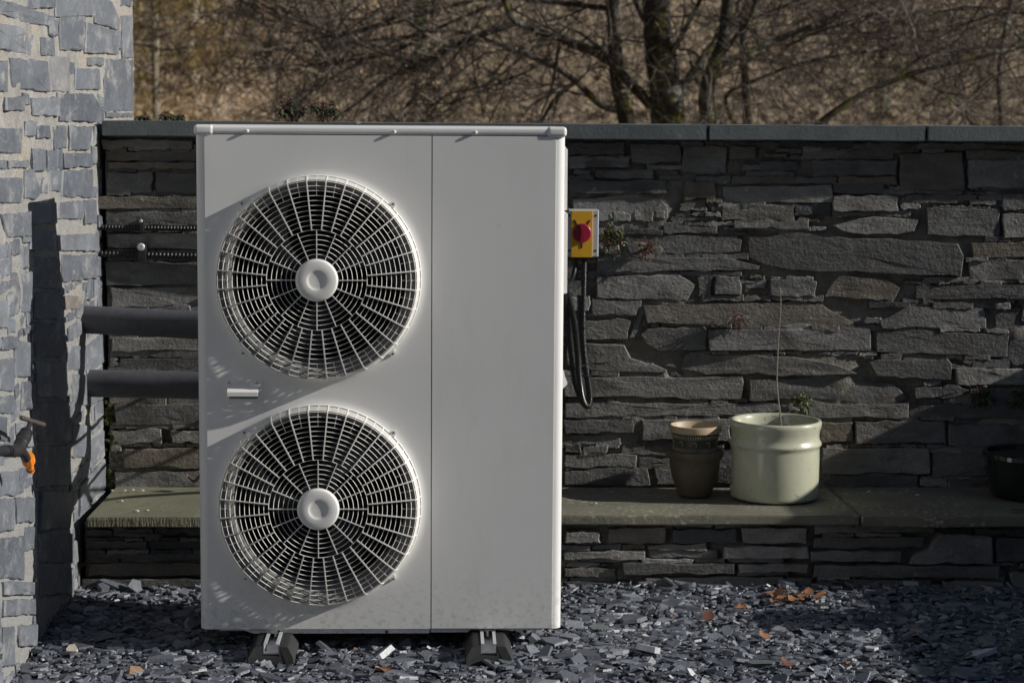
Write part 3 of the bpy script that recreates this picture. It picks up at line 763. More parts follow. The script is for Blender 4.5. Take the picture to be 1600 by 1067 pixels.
        def ring(rr, y, rad, nm='guard_ring'):
            key = (round(rr, 5), round(y, 4))
            if key in first: return share(nm, first[key], guard, (cx, 0, cz))
            m = MB(); NN = 112; vs = []; fs = []
            dp = 2.3 if y < -.045 else 1.3; sec = [(-1.0, 0), (0, -dp), (1.0, 0), (0, dp)]
            for i in range(NN):
                a = 2 * math.pi * i / NN
                for (u, v) in sec: vs.append((cx + (rr + u * rad) * math.cos(a), y + v * rad, cz + (rr + u * rad) * math.sin(a)))
            for i in range(NN):
                for k in range(4):
                    k2 = (k + 1) % 4; i2 = (i + 1) % NN; fs.append((i * 4 + k, i2 * 4 + k, i2 * 4 + k2, i * 4 + k2))
            o = m.add(vs, fs).build(nm, 'guard', guard, (cx, 0, cz), 50); first[key] = o; return o
        for k, rr in enumerate(radii): ring(rr, FY + .002 + (.0 if k < 15 else .001), .00085)
        for q, yy in enumerate((-.0458, -.0408, -.0358, -.0308, -.0258, -.0208)): ring(.2648 + .00125 * q, yy, .0011)
        def spoke(kind, ang):
            if kind not in first:
                m = MB()
                if kind == 'i': pts = [(.052, FY), (.1335, FY)]; w2 = .0012
                elif kind == 'o': pts = [(.1325, FY), (.255, FY), (.2615, FY + .003), (.2655, FY + .010), (.2735, -.0085)]; w2 = .0015
                else: pts = [(.2225, FY + .0035), (.255, FY + .0035), (.2615, FY + .006), (.2650, FY + .012), (.2728, -.0085)]; w2 = .001
                vs = []; fs = []
                for i, (rr, y) in enumerate(pts):
                    q = pts[min(i + 1, len(pts) - 1)]; p = pts[max(i - 1, 0)]; tx, ty = q[0] - p[0], q[1] - p[1]; L = math.hypot(tx, ty); nx, ny = -ty / L, tx / L
                    for (u, v) in ((-1, -1.3), (1, -1.3), (1, 1.3), (-1, 1.3)): vs.append((cx + rr + nx * v * w2, y + ny * v * w2, cz + u * w2))
                for i in range(len(pts) - 1):
                    for k in range(4): fs.append((i * 4 + k, i * 4 + (k + 1) % 4, (i + 1) * 4 + (k + 1) % 4, (i + 1) * 4 + k))
                e = len(vs) - 4; fs += [(3, 2, 1, 0), (e, e + 1, e + 2, e + 3)]
                o = m.add(vs, fs).build('guard_spoke', 'guard', guard, (cx, 0, cz), 30); first[kind] = o
            else: o = share('guard_spoke', first[kind], guard, (cx, 0, cz))
            o.rotation_euler = (0, -ang, 0)
        for k in range(16): spoke('i', 2 * math.pi * k / 16)
        for k in range(32): spoke('o', 2 * math.pi * (k + .5) / 32)
        for k in range(32): spoke('s', 2 * math.pi * k / 32)
        MB().lathe([(0, FY - .0068), (.018, FY - .0072), (.0238, FY - .0082), (.026, FY - .0098), (.028, FY - .0102), (.050, FY - .0100), (.0542, FY - .0078), (.0565, FY - .002), (.0565, FY + .006), (0, FY + .006)], c, 64, 'y').build('guard_hub', 'guard', guard, smooth=50)
        for a in (45, 135, 225, 315):
            aa = R(a); ex = cx + .2825 * math.cos(aa); ez = cz + .2825 * math.sin(aa)
            ux, uz = math.cos(aa), math.sin(aa); tx, tz = -uz, ux; vs = []
            outl = [(-.010, -.011), (-.010, .011), (.002, .006), (.006, .003), (.006, -.003), (.002, -.006)]
            for y in (-.0125, -.006): vs += [(ex + ux * p + tx * q, y, ez + uz * p + tz * q) for p, q in outl]
            k = 6
            ear = MB().add(vs, [tuple(range(k)), tuple(range(2 * k - 1, k - 1, -1))] + [(i, k + i, k + (i + 1) % k, (i + 1) % k) for i in range(k)]).build('guard_ear', 'guard', guard, smooth=20)
            MB().lathe([(0, -.0155), (.0022, -.0152), (.0028, -.0125)], (ex, 0, ez), 10, 'y').build('guard_screw', 'tap', guard)
heat_pump()

# ------------------------------------------------------------------ feet
def foot(px, label):
    c = at(px, 1040, 2, 0.0); x = at(px, 1000, 1, 0).x
    t = thing('rubber_foot', (x, .1, 0), label, 'rubber foot', 'rubber feet carrying the heat pump')
    y0, y1, zt = -.150, .50, .047
    outl = [(-.063, -.045), (-.063, .016), (-.059, .024), (-.047, zt - .004), (-.041, zt), (-.0225, zt), (-.0225, zt - .026), (.0225, zt - .026), (.0225, zt), (.041, zt), (.047, zt - .004), (.059, .024), (.063, .016), (.063, -.045)]
    k = len(outl); vs = []
    sec = [(y0 + .004, .97), (y0, .93), (y0 + .002, 1.0), (y1, 1.0)]
    vs = [(x + a * .95, y0 + (.014 if b > .03 else .006 if b > .018 else 0.0), min(b, zt - .003) if b > .03 else b) for a, b in outl] + [(x + a, y0 + (.020 if b > .03 else .010 if b > .018 else .004), b) for a, b in outl] + [(x + a, y1, b) for a, b in outl]
    caps = ((0, 1, 2, 3, 4, 5, 6), (0, 6, 7, 13), (7, 8, 9, 10, 11, 12, 13))
    fs = list(caps) + [tuple(2 * k + i for i in f[::-1]) for f in caps] + [(r * k + i, (r + 1) * k + i, (r + 1) * k + (i + 1) % k, r * k + (i + 1) % k) for r in range(2) for i in range(k)]
    MB().add(vs, fs).build('block', 'rubber', t, smooth=40)
    ch = MB()
    ch.box(x - .0205, x + .0205, y0 + .02, y1 - .01, zt - .0245, zt - .021)
    for s in (-1, 1):
        a, b = sorted((s * .0205, s * .0185)); ch.box(x + a, x + b, y0 + .02, y1 - .01, zt - .0215, zt + .0015)
        a, b = sorted((s * .0205, s * .0118)); ch.box(x + a, x + b, y0 + .02, y1 - .01, zt + .0015, zt + .0035)
    ch.build('channel', 'steel', t, smooth=20)
    for yb in (.022, .33):
        b = MB().tube([(x, yb, zt - .015), (x, yb, ZB - .001)], .0048, 12).build('bolt', 'steel', t)
        MB().tube([(x, yb, zt + .0035), (x, yb, zt + .0055)], .013, 20).tube([(x, yb, zt + .0055), (x, yb, zt + .0095)], .0085, 6).build('nut', 'steel', t)
        if yb < .1:
            m = MB().box(x - .021, x + .021, yb - .016, yb + .016, zt + .0036, zt + .0046)
            for s in (-1, 1):
                a, b = sorted((s * .021, s * .0195)); m.box(x + a, x + b, yb - .016, yb + .016, zt + .0046, zt + .011)
            m.build('clamp_plate', 'steel', t, smooth=20)
foot(430, 'black rubber foot under the fan side, left of the two feet')
foot(762, 'black rubber foot under the plain panel side, right of the two feet')

# ------------------------------------------------------------------ pipes and conduits
def spline(pts, n):
    pts = [Vector(p) for p in pts]; P = [pts[0] * 2 - pts[1]] + pts + [pts[-1] * 2 - pts[-2]]; out = []
    for i in range(1, len(P) - 2):
        for k in range(n):
            t = k / n; a, b, c, d = P[i - 1], P[i], P[i + 1], P[i + 2]
            out.append(.5 * ((2 * b) + (c - a) * t + (2 * a - 5 * b + 4 * c - d) * t * t + (3 * b - a - 3 * c + d) * t ** 3))
    out.append(pts[-1]); return out
def resample(pts, step):
    out = [pts[0]]; need = step
    for a, b in zip(pts, pts[1:]):
        L = (b - a).length; pos = 0.0
        while L - pos >= need: pos += need; out.append(a + (b - a) * (pos / L)); need = step
        need -= L - pos
    return out
def corrugated(pts, r, pitch, n=10):
    p = resample(spline(pts, 24), pitch / 4); m = MB()
    return m.tube(p, [r if i % 4 < 2 else r * .74 for i in range(len(p))], n)

def big_pipe(p0, p1, back, label):
    d = (p1 - p0)
    pts = [p0, p0 + d * .4, p1, p1 + d * .45 + Vector((.03, -.05, 0)), Vector((p1.x + .32, back + .10, p1.z)), Vector((p1.x + .35, back, p1.z))]
    o = MB().tube(spline(pts, 8), .043, 28).build('insulated_pipe', 'foam')
    tag(o, label, 'pipe', 'insulated pipes between house and heat pump')
a = at(133, 499, 0, HOUSE_X); b = at(308, 508, 1, .76)
big_pipe(Vector((a.x - .06, a.y + .02, a.z)), b, .38, 'upper of the two fat grey insulated pipes from house to heat pump')
a = at(140, 599, 0, HOUSE_X); b = at(308, 602, 1, .86)
big_pipe(Vector((a.x - .06, a.y + .012, a.z)), b, .38, 'lower of the two fat grey insulated pipes from house to heat pump')

def wall_conduit(py0, py1, r, pitch, label, clip_py, big):
    Y = 1.175
    a = at(146, py0, 1, Y); b = at(305, py1, 1, Y)
    pts = [Vector((HOUSE_X - .03, Y - .01, a.z)), a, (a + b) / 2 + Vector((0, .003, -.001)), b, b + Vector((.35, .0, 0))]
    o = corrugated(pts, r, pitch).build('corrugated_conduit', 'conduit', smooth=40)
    tag(o, label, 'conduit', 'corrugated conduits on the garden wall')
    p = at(220, clip_py, 1, Y - .02)
    c = thing('pipe_clip', (p.x, Y, p.z), ('upper ' if not big else 'lower ') + 'black clip with silver screw holding the ' + ('thin' if not big else 'thick') + ' corrugated conduit', 'clip', 'clips on the garden wall conduits')
    zc = a.z + (b.z - a.z) * .5
    MB().box(p.x - .006 - .006 * big, p.x + .009 + .006 * big, Y - r - .004, 1.195, zc - r - .004, p.z + .008, .003).build('strap', 'clip', c)
    rr = .0125 if big else .0058
    MB().lathe([(0, -.0045), (rr * .35, -.0045), (rr * .4, -.0065), (rr * .85, -.0055), (rr, -.003), (rr, 0)], (p.x, Y - r - .003, p.z), 18, 'y').build('screw', 'steel', c)
wall_conduit(355, 357.5, .0105, .0105, 'thin black corrugated conduit, upper of two on the wall left of heat pump', 345.5, 0)
wall_conduit(396.5, 400, .0125, .0125, 'thick black corrugated conduit, lower of two on the wall left of heat pump', 386, 1)
# two sagging cables run from the back of the unit to the wall; their shadows cross the stones
def cable(x, z0, z1, label):
    o = MB().tube(spline([(x, .36, z0), (x - .005, .7, z0 - .015), (x, 1.22, z1)], 10), .0065, 8).build('black_cable', 'conduit')
    tag(o, label, 'cable', 'cables between heat pump and garden wall')
cable(-.30, .765, .76, 'upper black cable spanning from heat pump back to garden wall')
cable(-.30, .60, .60, 'lower black cable spanning from heat pump back to garden wall')

# ------------------------------------------------------------------ isolator
def isolator():
    Yf = 1.118
    p0, p1 = at(888, 328, 1, Yf), at(935, 402, 1, Yf)
    t = thing('isolator_switch', ((p0.x + p1.x) / 2, 1.19, p1.z), 'yellow and grey isolator switch box with red rotary knob on garden wall', 'switch')
    MB().box(p0.x, p1.x, Yf, 1.192, p1.z, p0.z, .004, 3).build('box', 'grey_plastic', t)
    xa, xb = at(892.5, 365, 1, Yf).x, at(925.5, 365, 1, Yf).x
    MB().box(xa, xb, Yf - .0055, Yf + .002, p1.z - .0005, p0.z - .003, .0012).build('cover_plate', 'yellow', t)
    k = at(908.8, 364, 1, Yf); rr = .0315 * .98
    MB().lathe([(0, -.0085), (rr * .88, -.0085), (rr, -.0045), (rr, 0)], (k.x, Yf - .0056, k.z), 40, 'y').build('knob_base', 'red', t)
    kn = MB(); n = 12; vs = []
    for y, s in ((-.030, .8), (-.009, 1.0)):
        for i in range(n + 1):
            v = -1 + 2 * i / n; vs.append((k.x - (.0045 + .0045 * v * v) * s, Yf - .0056 + y, k.z + v * rr * .97))
        for i in range(n + 1):
            v = 1 - 2 * i / n; vs.append((k.x + (.0045 + .0045 * v * v) * s, Yf - .0056 + y, k.z + v * rr * .97))
    m = 2 * (n + 1)
    kn.add(vs, [tuple(range(m)), tuple(range(2 * m - 1, m - 1, -1))] + [(i, m + i, m + (i + 1) % m, (i + 1) % m) for i in range(m)]).build('knob_grip', 'red', t, smooth=30)
    for (dx, dz, ang) in ((-.0205, .034, -28), (.0215, .034, 28), (.0, -.040, 0)):
        m = MB().box(-.0026, .0026, -.0012, .002, -.0085, .0085, .0008).build('slot_mark', 'dark_hole', t, (0, 0, 0))
        m.location = Vector((k.x + dx, Yf - .0058, k.z + dz)) - WO[t.name]; m.rotation_euler = (0, R(ang), 0)
    for px, py in ((931, 337), (930, 392), (889.5, 337), (889.5, 392)):
        q = at(px, py, 1, Yf)
        MB().lathe([(0, .0), (.0036, -.0004), (.0042, .001)], (q.x, Yf - .0004, q.z), 12, 'y').build('corner_screw', 'black_in', t)
    # flexible conduits: each is a run of its own
    def px(x, y, Y): return at(x, y, 1, Y)
    A = [px(913, 400, 1.15), px(912, 450, 1.15), px(911, 500, 1.14), px(912, 540, 1.12), px(917, 585, 1.09), px(922, 618, 1.07), px(919, 634, 1.05), px(911, 626, 1.03), px(905, 590, 1.0), px(902, 550, .95), px(897, 505, .86), px(887, 462, .72), px(878, 440, .55), px(868, 430, .36)]
    o = corrugated(A, .0102, .0080, 10).build('flexible_conduit', 'conduit', smooth=60)
    tag(o, 'black ribbed conduit hanging straight down from isolator and looping back to heat pump', 'conduit', 'conduits hanging below the isolator')
    B = [px(897, 401, 1.16), px(898, 420, 1.15), px(893, 438, 1.10), px(884, 448, .95), px(874, 445, .7), px(866, 436, .36)]
    o = MB().tube(spline(B, 10), .0075, 10).build('flexible_conduit', 'conduit', smooth=60)
    tag(o, 'short smooth black cable curving from isolator behind the heat pump', 'conduit', 'conduits hanging below the isolator')
    C = [px(878, 450, .6), px(884, 480, .80), px(889, 520, .92), px(894, 560, 1.0), px(900, 600, 1.06), px(911, 628, 1.10), px(918, 631, 1.12), px(920, 615, 1.13), px(914, 570, 1.14), px(908, 520, 1.145), px(906, 460, 1.15)]
    o = corrugated(C, .0108, .0080, 10).build('flexible_conduit', 'conduit', smooth=60)
    tag(o, 'black ribbed conduit in a long narrow loop beside heat pump edge', 'conduit', 'conduits hanging below the isolator')
    for (x, y, Y, w_) in ((911, 508, 1.13, .019), (902, 568, 1.03, .026), (914, 586, 1.09, .02)):
        q = px(x, y, Y); o = MB()
        pts = [q + Vector((w_ * math.cos(a), w_ * .9 * math.sin(a), -.25 * w_ * math.cos(a))) for a in np.linspace(0, 2 * math.pi, 17)]
        o = o.tube(pts, .0016, 6, False).tube([q + Vector((w_, 0, -.004)), q + Vector((w_ + .012, -.01, .002))], .0014, 5).build('cable_tie', 'clip')
        tag(o, {508: 'upper black cable tie round the conduits, just under the isolator', 568: 'middle black cable tie round the conduits at the heat pump edge', 586: 'lowest black cable tie round the conduit loop'}[y], 'cable tie', 'cable ties on the conduits')
isolator()

# ------------------------------------------------------------------ tap on the house wall
def tap():
    X = HOUSE_X + .075
    def p(x, y): return at(x, y, 0, X)
    t = thing('garden_tap', p(20, 700), 'dark garden tap with orange hose connector on the house wall', 'tap')
    a, b = p(-14, 705), p(16, 704)
    MB().tube([(HOUSE_X - .02, a.y - .06, a.z), (X - .03, a.y - .058, a.z), (X - .005, a.y - .04, a.z), (X, a.y, a.z), (X, b.y, b.z)], .0125, 14).build('supply_pipe', 'black_pipe', t)
    for q in (9, 12.5): 
        e = p(q, 704.5); MB().tube([(X, e.y - .0025, e.z), (X, e.y + .0025, e.z)], .0148, 16).build('collar', 'tap', t)
    e = p(25, 703)
    body = MB().tube([p(14, 705), p(22, 705), p(30, 702)], [.014, .0155, .015], 14).build('body', 'tap', t)
    s0, s1 = p(27, 706), p(47, 662)
    d = s1 - s0
    MB().tube([s0, s0 + d * .25, s0 + d * .26, s0 + d * .45, s0 + d * .46, s0 + d * .52, s0 + d * .53, s0 + d * .62, s0 + d * .63, s0 + d * .68, s0 + d * .69, s1],
              [.014, .016, .0175, .0165, .0185, .0185, .0135, .0135, .0165, .0160, .007, .006], 16).build('valve', 'tap', t)
    h0, h1 = p(39, 652), p(63, 664); dd = h1 - h0; off = Vector((.01, 0, 0))
    MB().tube([h0 - off, h0 + dd * .05 - off, h0 + dd * .5, h1 - dd * .05 + off, h1 + off], [.004, .0065, .0055, .0065, .004], 12).build('handle', 'tap_handle', t)
    o0, o1 = p(30, 703), p(41, 716)
    MB().tube([o0, (o0 + o1) / 2 + Vector((0, .004, .002)), o1], [.013, .012, .0115], 14).build('spout', 'tap', t)
    q0, q1 = p(43, 713), p(48, 735); d = q1 - q0
    MB().tube([q0, q0 + d * .02, q0 + d * .40, q0 + d * .45, q0 + d * .6, q0 + d * .88, q0 + d], [.014, .0165, .0165, .012, .0095, .0095, .0105], 10).build('hose_connector', 'orange', t, smooth=30)
    MB().tube([q0 + d * .86, q0 + d * .9], .0108, 14).build('seal', 'clip', t)
tap()

# ------------------------------------------------------------------ pots
def pots():
    # big cream pot
    cy = .985; cx = at(1211, 700, 1, cy).x; rr = (at(1279, 740, 1, cy).x - at(1142, 740, 1, cy).x) / 2
    zr = at(1211, 655, 1, cy).z; H = zr - BENCH_Z - .002; zb = BENCH_Z + .003
    t = thing('cream_pot', (cx, cy, zb), 'large glazed cream flowerpot holding a bare sapling', 'flowerpot')
    R0 = rr
    pr = [(0, 0), (R0 * .95, 0), (R0 * .985, .004), (R0, .012), (R0, H * .62), (R0 * 1.0, H * .66), (R0 * 1.035, H * .68), (R0 * 1.045, H * .70), (R0 * 1.035, H * .72), (R0 * 1.0, H * .745), (R0 * .985, H * .80), (R0 * 1.0, H * .87),
          (R0 * 1.035, H * .93), (R0 * 1.04, H * .97), (R0 * 1.02, H * .993), (R0 * .98, H), (R0 * .93, H * .99), (R0 * .90, H * .955), (R0 * .885, H * .80), (R0 * .88, H * .6)]
    MB().lathe(pr, (cx, cy, zb), 72).build('pot', 'cream', t, smooth=50)
    m = MB().lathe([(R0 * .885, H * .86), (R0 * .6, H * .865), (R0 * .3, H * .86), (.001, H * .87)], (cx, cy, zb), 36)
    m.v = [(x, y, z + .004 * nz(x * 60, y * 60, 3)) for x, y, z in m.v]
    m.build('soil', 'soil', t, smooth=0)
    s = thing('bare_sapling', (cx + .01, cy, zb + H * .86), 'bare thin sapling stick standing upright in the cream pot', 'sapling')
    P = [at(x, y, 1, cy) for x, y in ((1221, 668), (1218, 640), (1214, 600), (1215, 560), (1217, 520), (1220, 480), (1219, 449))]
    MB().tube(spline(P, 4), [.0026 - .0014 * i / 24 + (.0005 if i % 4 == 0 else 0) for i in range(25)], 7).build('stem', 'stem', s)
    for pts in (((1219, 655), (1212, 650), (1206, 650)), ((1216, 636), (1210, 632), (1204, 633))):
        MB().tube([at(x, y, 1, cy) for x, y in pts], [.0024, .002, .001], 6).build('twig', 'stem', s)
    # stacked small pots
    cy = 1.02; cx = at(1086, 700, 1, cy).x; zb = BENCH_Z + .002
    def rad(x0, x1, y): return (at(x1, y, 1, cy).x - at(x0, y, 1, cy).x) / 2
    def zz(y): return at(1086, y, 1, cy).z - zb
    t = thing('clay_urn', (cx, cy, zb), 'small brown clay urn pot carrying a patterned pot beside the cream pot', 'flowerpot')
    rs, rb, rf = rad(1041, 1131, 706), rad(1048, 1126, 722), rad(1060, 1113, 768)
    zs = zz(706)
    MB().lathe([(0, 0), (rf * .95, 0), (rf, .005), (rf * 1.12, zs * .18), (rb * .9, zs * .42), (rb * .99, zs * .65), (rb, zs * .82), (rs * .94, zs * .88), (rs * .99, zs * .93), (rs, zs), (rs * .97, zs * 1.05), (rs * .88, zs * 1.07), (rs * .82, zs * 1.04), (rs * .78, zs * .8), (rs * .5, zs * .4), (0, zs * .35)], (cx, cy, zb), 56).build('pot', 'terracotta', t, smooth=45)
    t = thing('patterned_pot', (cx, cy, zb + zs), 'patterned dark green pot with pale cream rim sitting in the clay urn', 'flowerpot')
    ru = rad(1052, 1122, 690); rim = rad(1046, 1127, 668); z0, z1 = zs * .62, zz(664); zrim0 = zz(675)
    pot = MB().lathe([(0, z0), (ru * .80, z0), (ru * .93, zs * 1.0), (ru, zs * 1.25), (ru * 1.03, zrim0)], (cx, cy, zb), 56).build('pot', 'green_glaze', t, smooth=45)
    MB().lathe([(ru * 1.03, zrim0), (rim * .99, zrim0 + .003), (rim, zrim0 + .010), (rim * .985, z1), (rim * .95, z1 + .002), (rim * .90, z1 - .002), (rim * .86, zrim0 - .02), (rim * .7, z0 + .02), (0, z0 + .015)], (cx, cy, zb), 56).build('rim', 'cream_clay', t, smooth=45)
    def band(zc, h, n, nm):
        m = MB()
        for k in range(n):
            a = 2 * math.pi * k / n; ca, sa = math.cos(a), math.sin(a); r1 = ru * (.97 + .05 * (zc - zs) / (zrim0 - zs)) + .001
            w_ = 2 * math.pi * r1 / n * .28; tx, ty = -sa, ca; vs = []
            for dz in (-h / 2, h / 2):
                for u, o in ((-w_, -.002), (w_, -.002), (w_, .0022), (-w_, .0022)): vs.append((cx + ca * (r1 + o) + tx * u, cy + sa * (r1 + o) + ty * u, zb + zc + dz))
            m.add(vs, [(0, 1, 2, 3), (7, 6, 5, 4), (0, 4, 5, 1), (1, 5, 6, 2), (2, 6, 7, 3), (3, 7, 4, 0)])
        m.build(nm, 'relief', pot, smooth=0)
    band(zrim0 - .008, .009, 60, 'upper_frieze'); band(zs * 1.09, .009, 60, 'lower_frieze')
    for zc in (zrim0 - .015, zs * 1.09 + .0065):
        r1 = ru * (.97 + .05 * (zc - zs) / (zrim0 - zs)); MB().lathe([(r1 - .001, zc - .001), (r1 + .0025, zc - .0005), (r1 + .0025, zc + .0005), (r1 - .001, zc + .001)], (cx, cy, zb), 56).build('frieze_line', 'relief', pot)
    for k in range(10):    # little raised sprigs between the friezes
        a = 2 * math.pi * (k + .3) / 10; r1 = ru * .995 + .001; zc = (zrim0 - .015 + zs * 1.09 + .006) / 2; ca, sa = math.cos(a), math.sin(a); tx, ty = -sa, ca
        P = [Vector((cx + ca * r1 + tx * u, cy + sa * r1 + ty * u, zb + zc + v)) for u, v in ((-.010, .004), (-.004, .008), (.002, .005), (.004, -.002), (.003, -.009))]
        MB().tube(P, [.0012, .0018, .0018, .0015, .0012], 5).build('sprig', 'relief', pot)
    # black glazed pot at the right edge
    cy = 1.0; xl = at(1538, 740, 1, cy).x; rr = .145; cx = xl + rr; zb = BENCH_Z + .002; H = at(1560, 704, 1, cy).z - zb
    t = thing('black_pot', (cx, cy, zb), 'glossy black glazed pot in the shade at the right end of the bench', 'flowerpot')
    MB().lathe([(0, 0), (rr * .8, 0), (rr * .84, .006), (rr * .95, H * .5), (rr * .99, H * .82), (rr * 1.0, H * .86), (rr * 1.04, H * .88), (rr * 1.04, H * .97), (rr * 1.0, H), (rr * .93, H * .99), (rr * .9, H * .8), (rr * .85, H * .5)], (cx, cy, zb), 64).build('pot', 'black_glaze', t, smooth=40)
    MB().lathe([(rr * .91, H * .88), (.001, H * .9)], (cx, cy, zb), 36).build('soil', 'soil', t)
pots()

# ------------------------------------------------------------------ slate chippings
def gravel():
    g = np.random.default_rng(5)
    def region(n, x0, x1, y0, y1, m0, sg):
        return np.stack([g.uniform(x0, x1, n), g.uniform(y0, y1, n), np.clip(g.lognormal(math.log(m0), sg, n), .006, .05)], 1)
    P = np.concatenate([region(36000, -.99, 1.95, -.46, .74, .0115, .5), region(9000, 1.95, 3.0, -.6, .74, .014, .4), region(16000, -.99, 3.0, -1.7, -.46, .015, .4)])
    P = P[(P[:, 0] > -.945 + P[:, 2] * .8)]; n = len(P); K = 5
    ang = (np.arange(K)[None, :] + g.uniform(-.36, .36, (n, K))) * 2 * np.pi / K + g.uniform(0, 6.28, (n, 1))
    asp = g.uniform(.45, 1.0, (n, 1)); rad = P[:, 2:3] * g.uniform(.65, 1.2, (n, K))
    lx = rad * np.cos(ang); ly = rad * np.sin(ang) * asp
    th = P[:, 2] * g.uniform(.10, .34, n) + .0012
    yaw = g.uniform(0, 2 * np.pi, n); tl = np.abs(g.normal(0, .14, n)); big = g.random(n) < .07; tl[big] = g.uniform(.3, .95, big.sum()); ta = g.uniform(0, 2 * np.pi, n)
    cz = np.clip(g.normal(.004, .006, n), -.008, .02) + P[:, 2] * np.sin(tl) * .45
    x1 = lx * np.cos(yaw)[:, None] - ly * np.sin(yaw)[:, None]; y1 = lx * np.sin(yaw)[:, None] + ly * np.cos(yaw)[:, None]
    ax, ay = np.cos(ta)[:, None], np.sin(ta)[:, None]; ct, st = np.cos(tl)[:, None], np.sin(tl)[:, None]
    def rot(x, y, z):   # rotate about the horizontal axis (ax,ay)
        d = (ax * x + ay * y) * (1 - ct)
        return x * ct + ay * z * st + ax * d, y * ct - ax * z * st + ay * d, z * ct + (ax * y - ay * x) * st
    vs = np.zeros((n, 2 * K, 3))
    lump = np.array([nz(a * 2.3, b * 2.3, 1) for a, b in P[:, :2]]) * .012 + np.array([nz(a * 7, b * 7, 4) for a, b in P[:, :2]]) * .005
    edge = np.clip((P[:, 1] - .55) / .15, 0, 1) * .012 + np.clip((-.80 - P[:, 0]) / .14, 0, 1) * .012
    base = cz + lump + edge - .014
    for k, zz in enumerate((th / 2, -th / 2)):
        sc = 1.0 if k else .93
        X, Y, Z = rot(x1 * sc, y1 * sc, np.repeat(zz[:, None], K, 1))
        vs[:, k * K:(k + 1) * K, 0] = X + P[:, 0:1]; vs[:, k * K:(k + 1) * K, 1] = Y + P[:, 1:2]; vs[:, k * K:(k + 1) * K, 2] = Z + base[:, None]
    F = n * (K + 1); b = np.arange(n)[:, None] * 2 * K
    top = b + np.arange(K)[None, :]
    i = np.arange(K); side = np.stack([b + i, b + i + K, b + (i + 1) % K + K, b + (i + 1) % K], 2)
    loops = np.concatenate([top.reshape(n, 1, K).reshape(n, K), side.reshape(n, K * 4)], 1).ravel()
    tot = np.tile(np.array([K] + [4] * K), n); start = np.concatenate([[0], np.cumsum(tot)[:-1]])
    me = bpy.data.meshes.new('slate_chippings'); me.vertices.add(n * 2 * K); me.vertices.foreach_set('co', vs.ravel())
    me.loops.add(len(loops)); me.loops.foreach_set('vertex_index', loops.astype(np.int32))
    me.polygons.add(F); me.polygons.foreach_set('loop_start', start.astype(np.int32)); me.polygons.foreach_set('loop_total', tot.astype(np.int32))
    me.polygons.foreach_set('use_smooth', np.zeros(F, dtype=bool)); me.update(calc_edges=True); me.validate()
    tint = np.clip(g.normal(.33, .23, n), 0, .86); o = g.random(n); tint[o < .008] = .93; tint[(o > .02) & (o < .022)] = 1.0
    at_ = me.attributes.new('tint', 'FLOAT', 'FACE'); at_.data.foreach_set('value', np.repeat(tint, K + 1).astype(np.float32))
    me.materials.append(M['chips']); ob = bpy.data.objects.new('slate_chippings', me); COL.objects.link(ob)
    tag(ob, 'bed of loose dark blue grey slate chippings covering the yard', 'gravel', kind='stuff')
gravel()
def big_chip(px, py, w_, h_, label, tiltx, col='coping'):
    c = at(px, py, 2, .008); m = MB(); k = 6
    pts = [(math.cos(a) * w_ * rng.uniform(.8, 1.1), math.sin(a) * h_ * rng.uniform(.8, 1.1)) for a in [2 * math.pi * (i + rng.uniform(-.25, .25)) / k for i in range(k)]]
    vs = [(c.x + x, c.y + y * math.cos(tiltx), c.z + y * math.sin(tiltx) + .003) for x, y in pts] + [(c.x + x * 1.05, c.y + y * math.cos(tiltx) + .004, c.z + y * math.sin(tiltx) - .004) for x, y in pts]
    o = m.add(vs, [tuple(range(k)), tuple(range(2 * k - 1, k - 1, -1))] + [(i, k + i, k + (i + 1) % k, (i + 1) % k) for i in range(k)]).build('slate_shard', col, smooth=0)
    tag(o, label, 'slate shard', 'larger slate shards on the gravel')
big_chip(111, 1016, .017, .02, 'pale slate shard standing up on gravel near the house wall foot', .9, 'bit')
big_chip(790, 1032, .02, .014, 'rounded pale grey shard leaning against the right rubber foot', .6)
big_chip(935, 980, .028, .018, 'large flat pale shard on gravel right of the heat pump', .3)
big_chip(1010, 935, .02, .012, 'pale shard on gravel near the bench foot right of heat pump', .4)
big_chip(1135, 985, .018, .018, 'upright grey shard on the sunlit gravel below the clay urn', .9)
big_chip(665, 1022, .016, .012, 'pale upright shard on gravel below the heat pump centre', .8)
big_chip(1190, 1035, .045, .016, 'long flat slate shard on sunlit gravel below the cream pot', .15)

# ------------------------------------------------------------------ leaves and weeds
def curled_leaf(c, L, W, yaw, curl, mat, parent=None, name='fallen_leaf', pitch=.2):
    vs = []; fs = []; n = 5
    ca, sa = math.cos(yaw), math.sin(yaw)
    for i in range(n + 1):
        t = i / n; wd = W * math.sin(math.pi * (t * .86 + .07)) ** .8; s = (t - .5) * L; z = curl * L * (4 * (t - .5) ** 2) + s * pitch
        for u in (-1, -.0, 1):
            zz = z + abs(u) * W * .5 * nz(s * 60 + c[0] * 90, u * 3, c[1] * 80) + abs(u) * curl * W + .0006; x, y = s, u * wd * (1 + .35 * nz(s * 110 + c[0] * 50, u, 3))
            vs.append((c[0] + x * ca - y * sa, c[1] + x * sa + y * ca, c[2] + zz))
    for i in range(n):
        for k in range(2): q = i * 3 + k; fs.append((q, q + 1, q + 4, q + 3))
    m = len(vs); vs += [(x, y, z - .0008) for x, y, z in vs]; fs += [tuple(i + m for i in f[::-1]) for f in fs]
    return MB().add(vs, fs).build(name, mat, parent, smooth=60)
LP = [(1203, 926), (1214, 930), (1222, 935), (1229, 931), (1236, 936), (1243, 929), (1249, 934), (1256, 930), (1264, 927), (1270, 932), (1240, 940), (1251, 925), (1213, 938), (1227, 926), (1283, 930)]
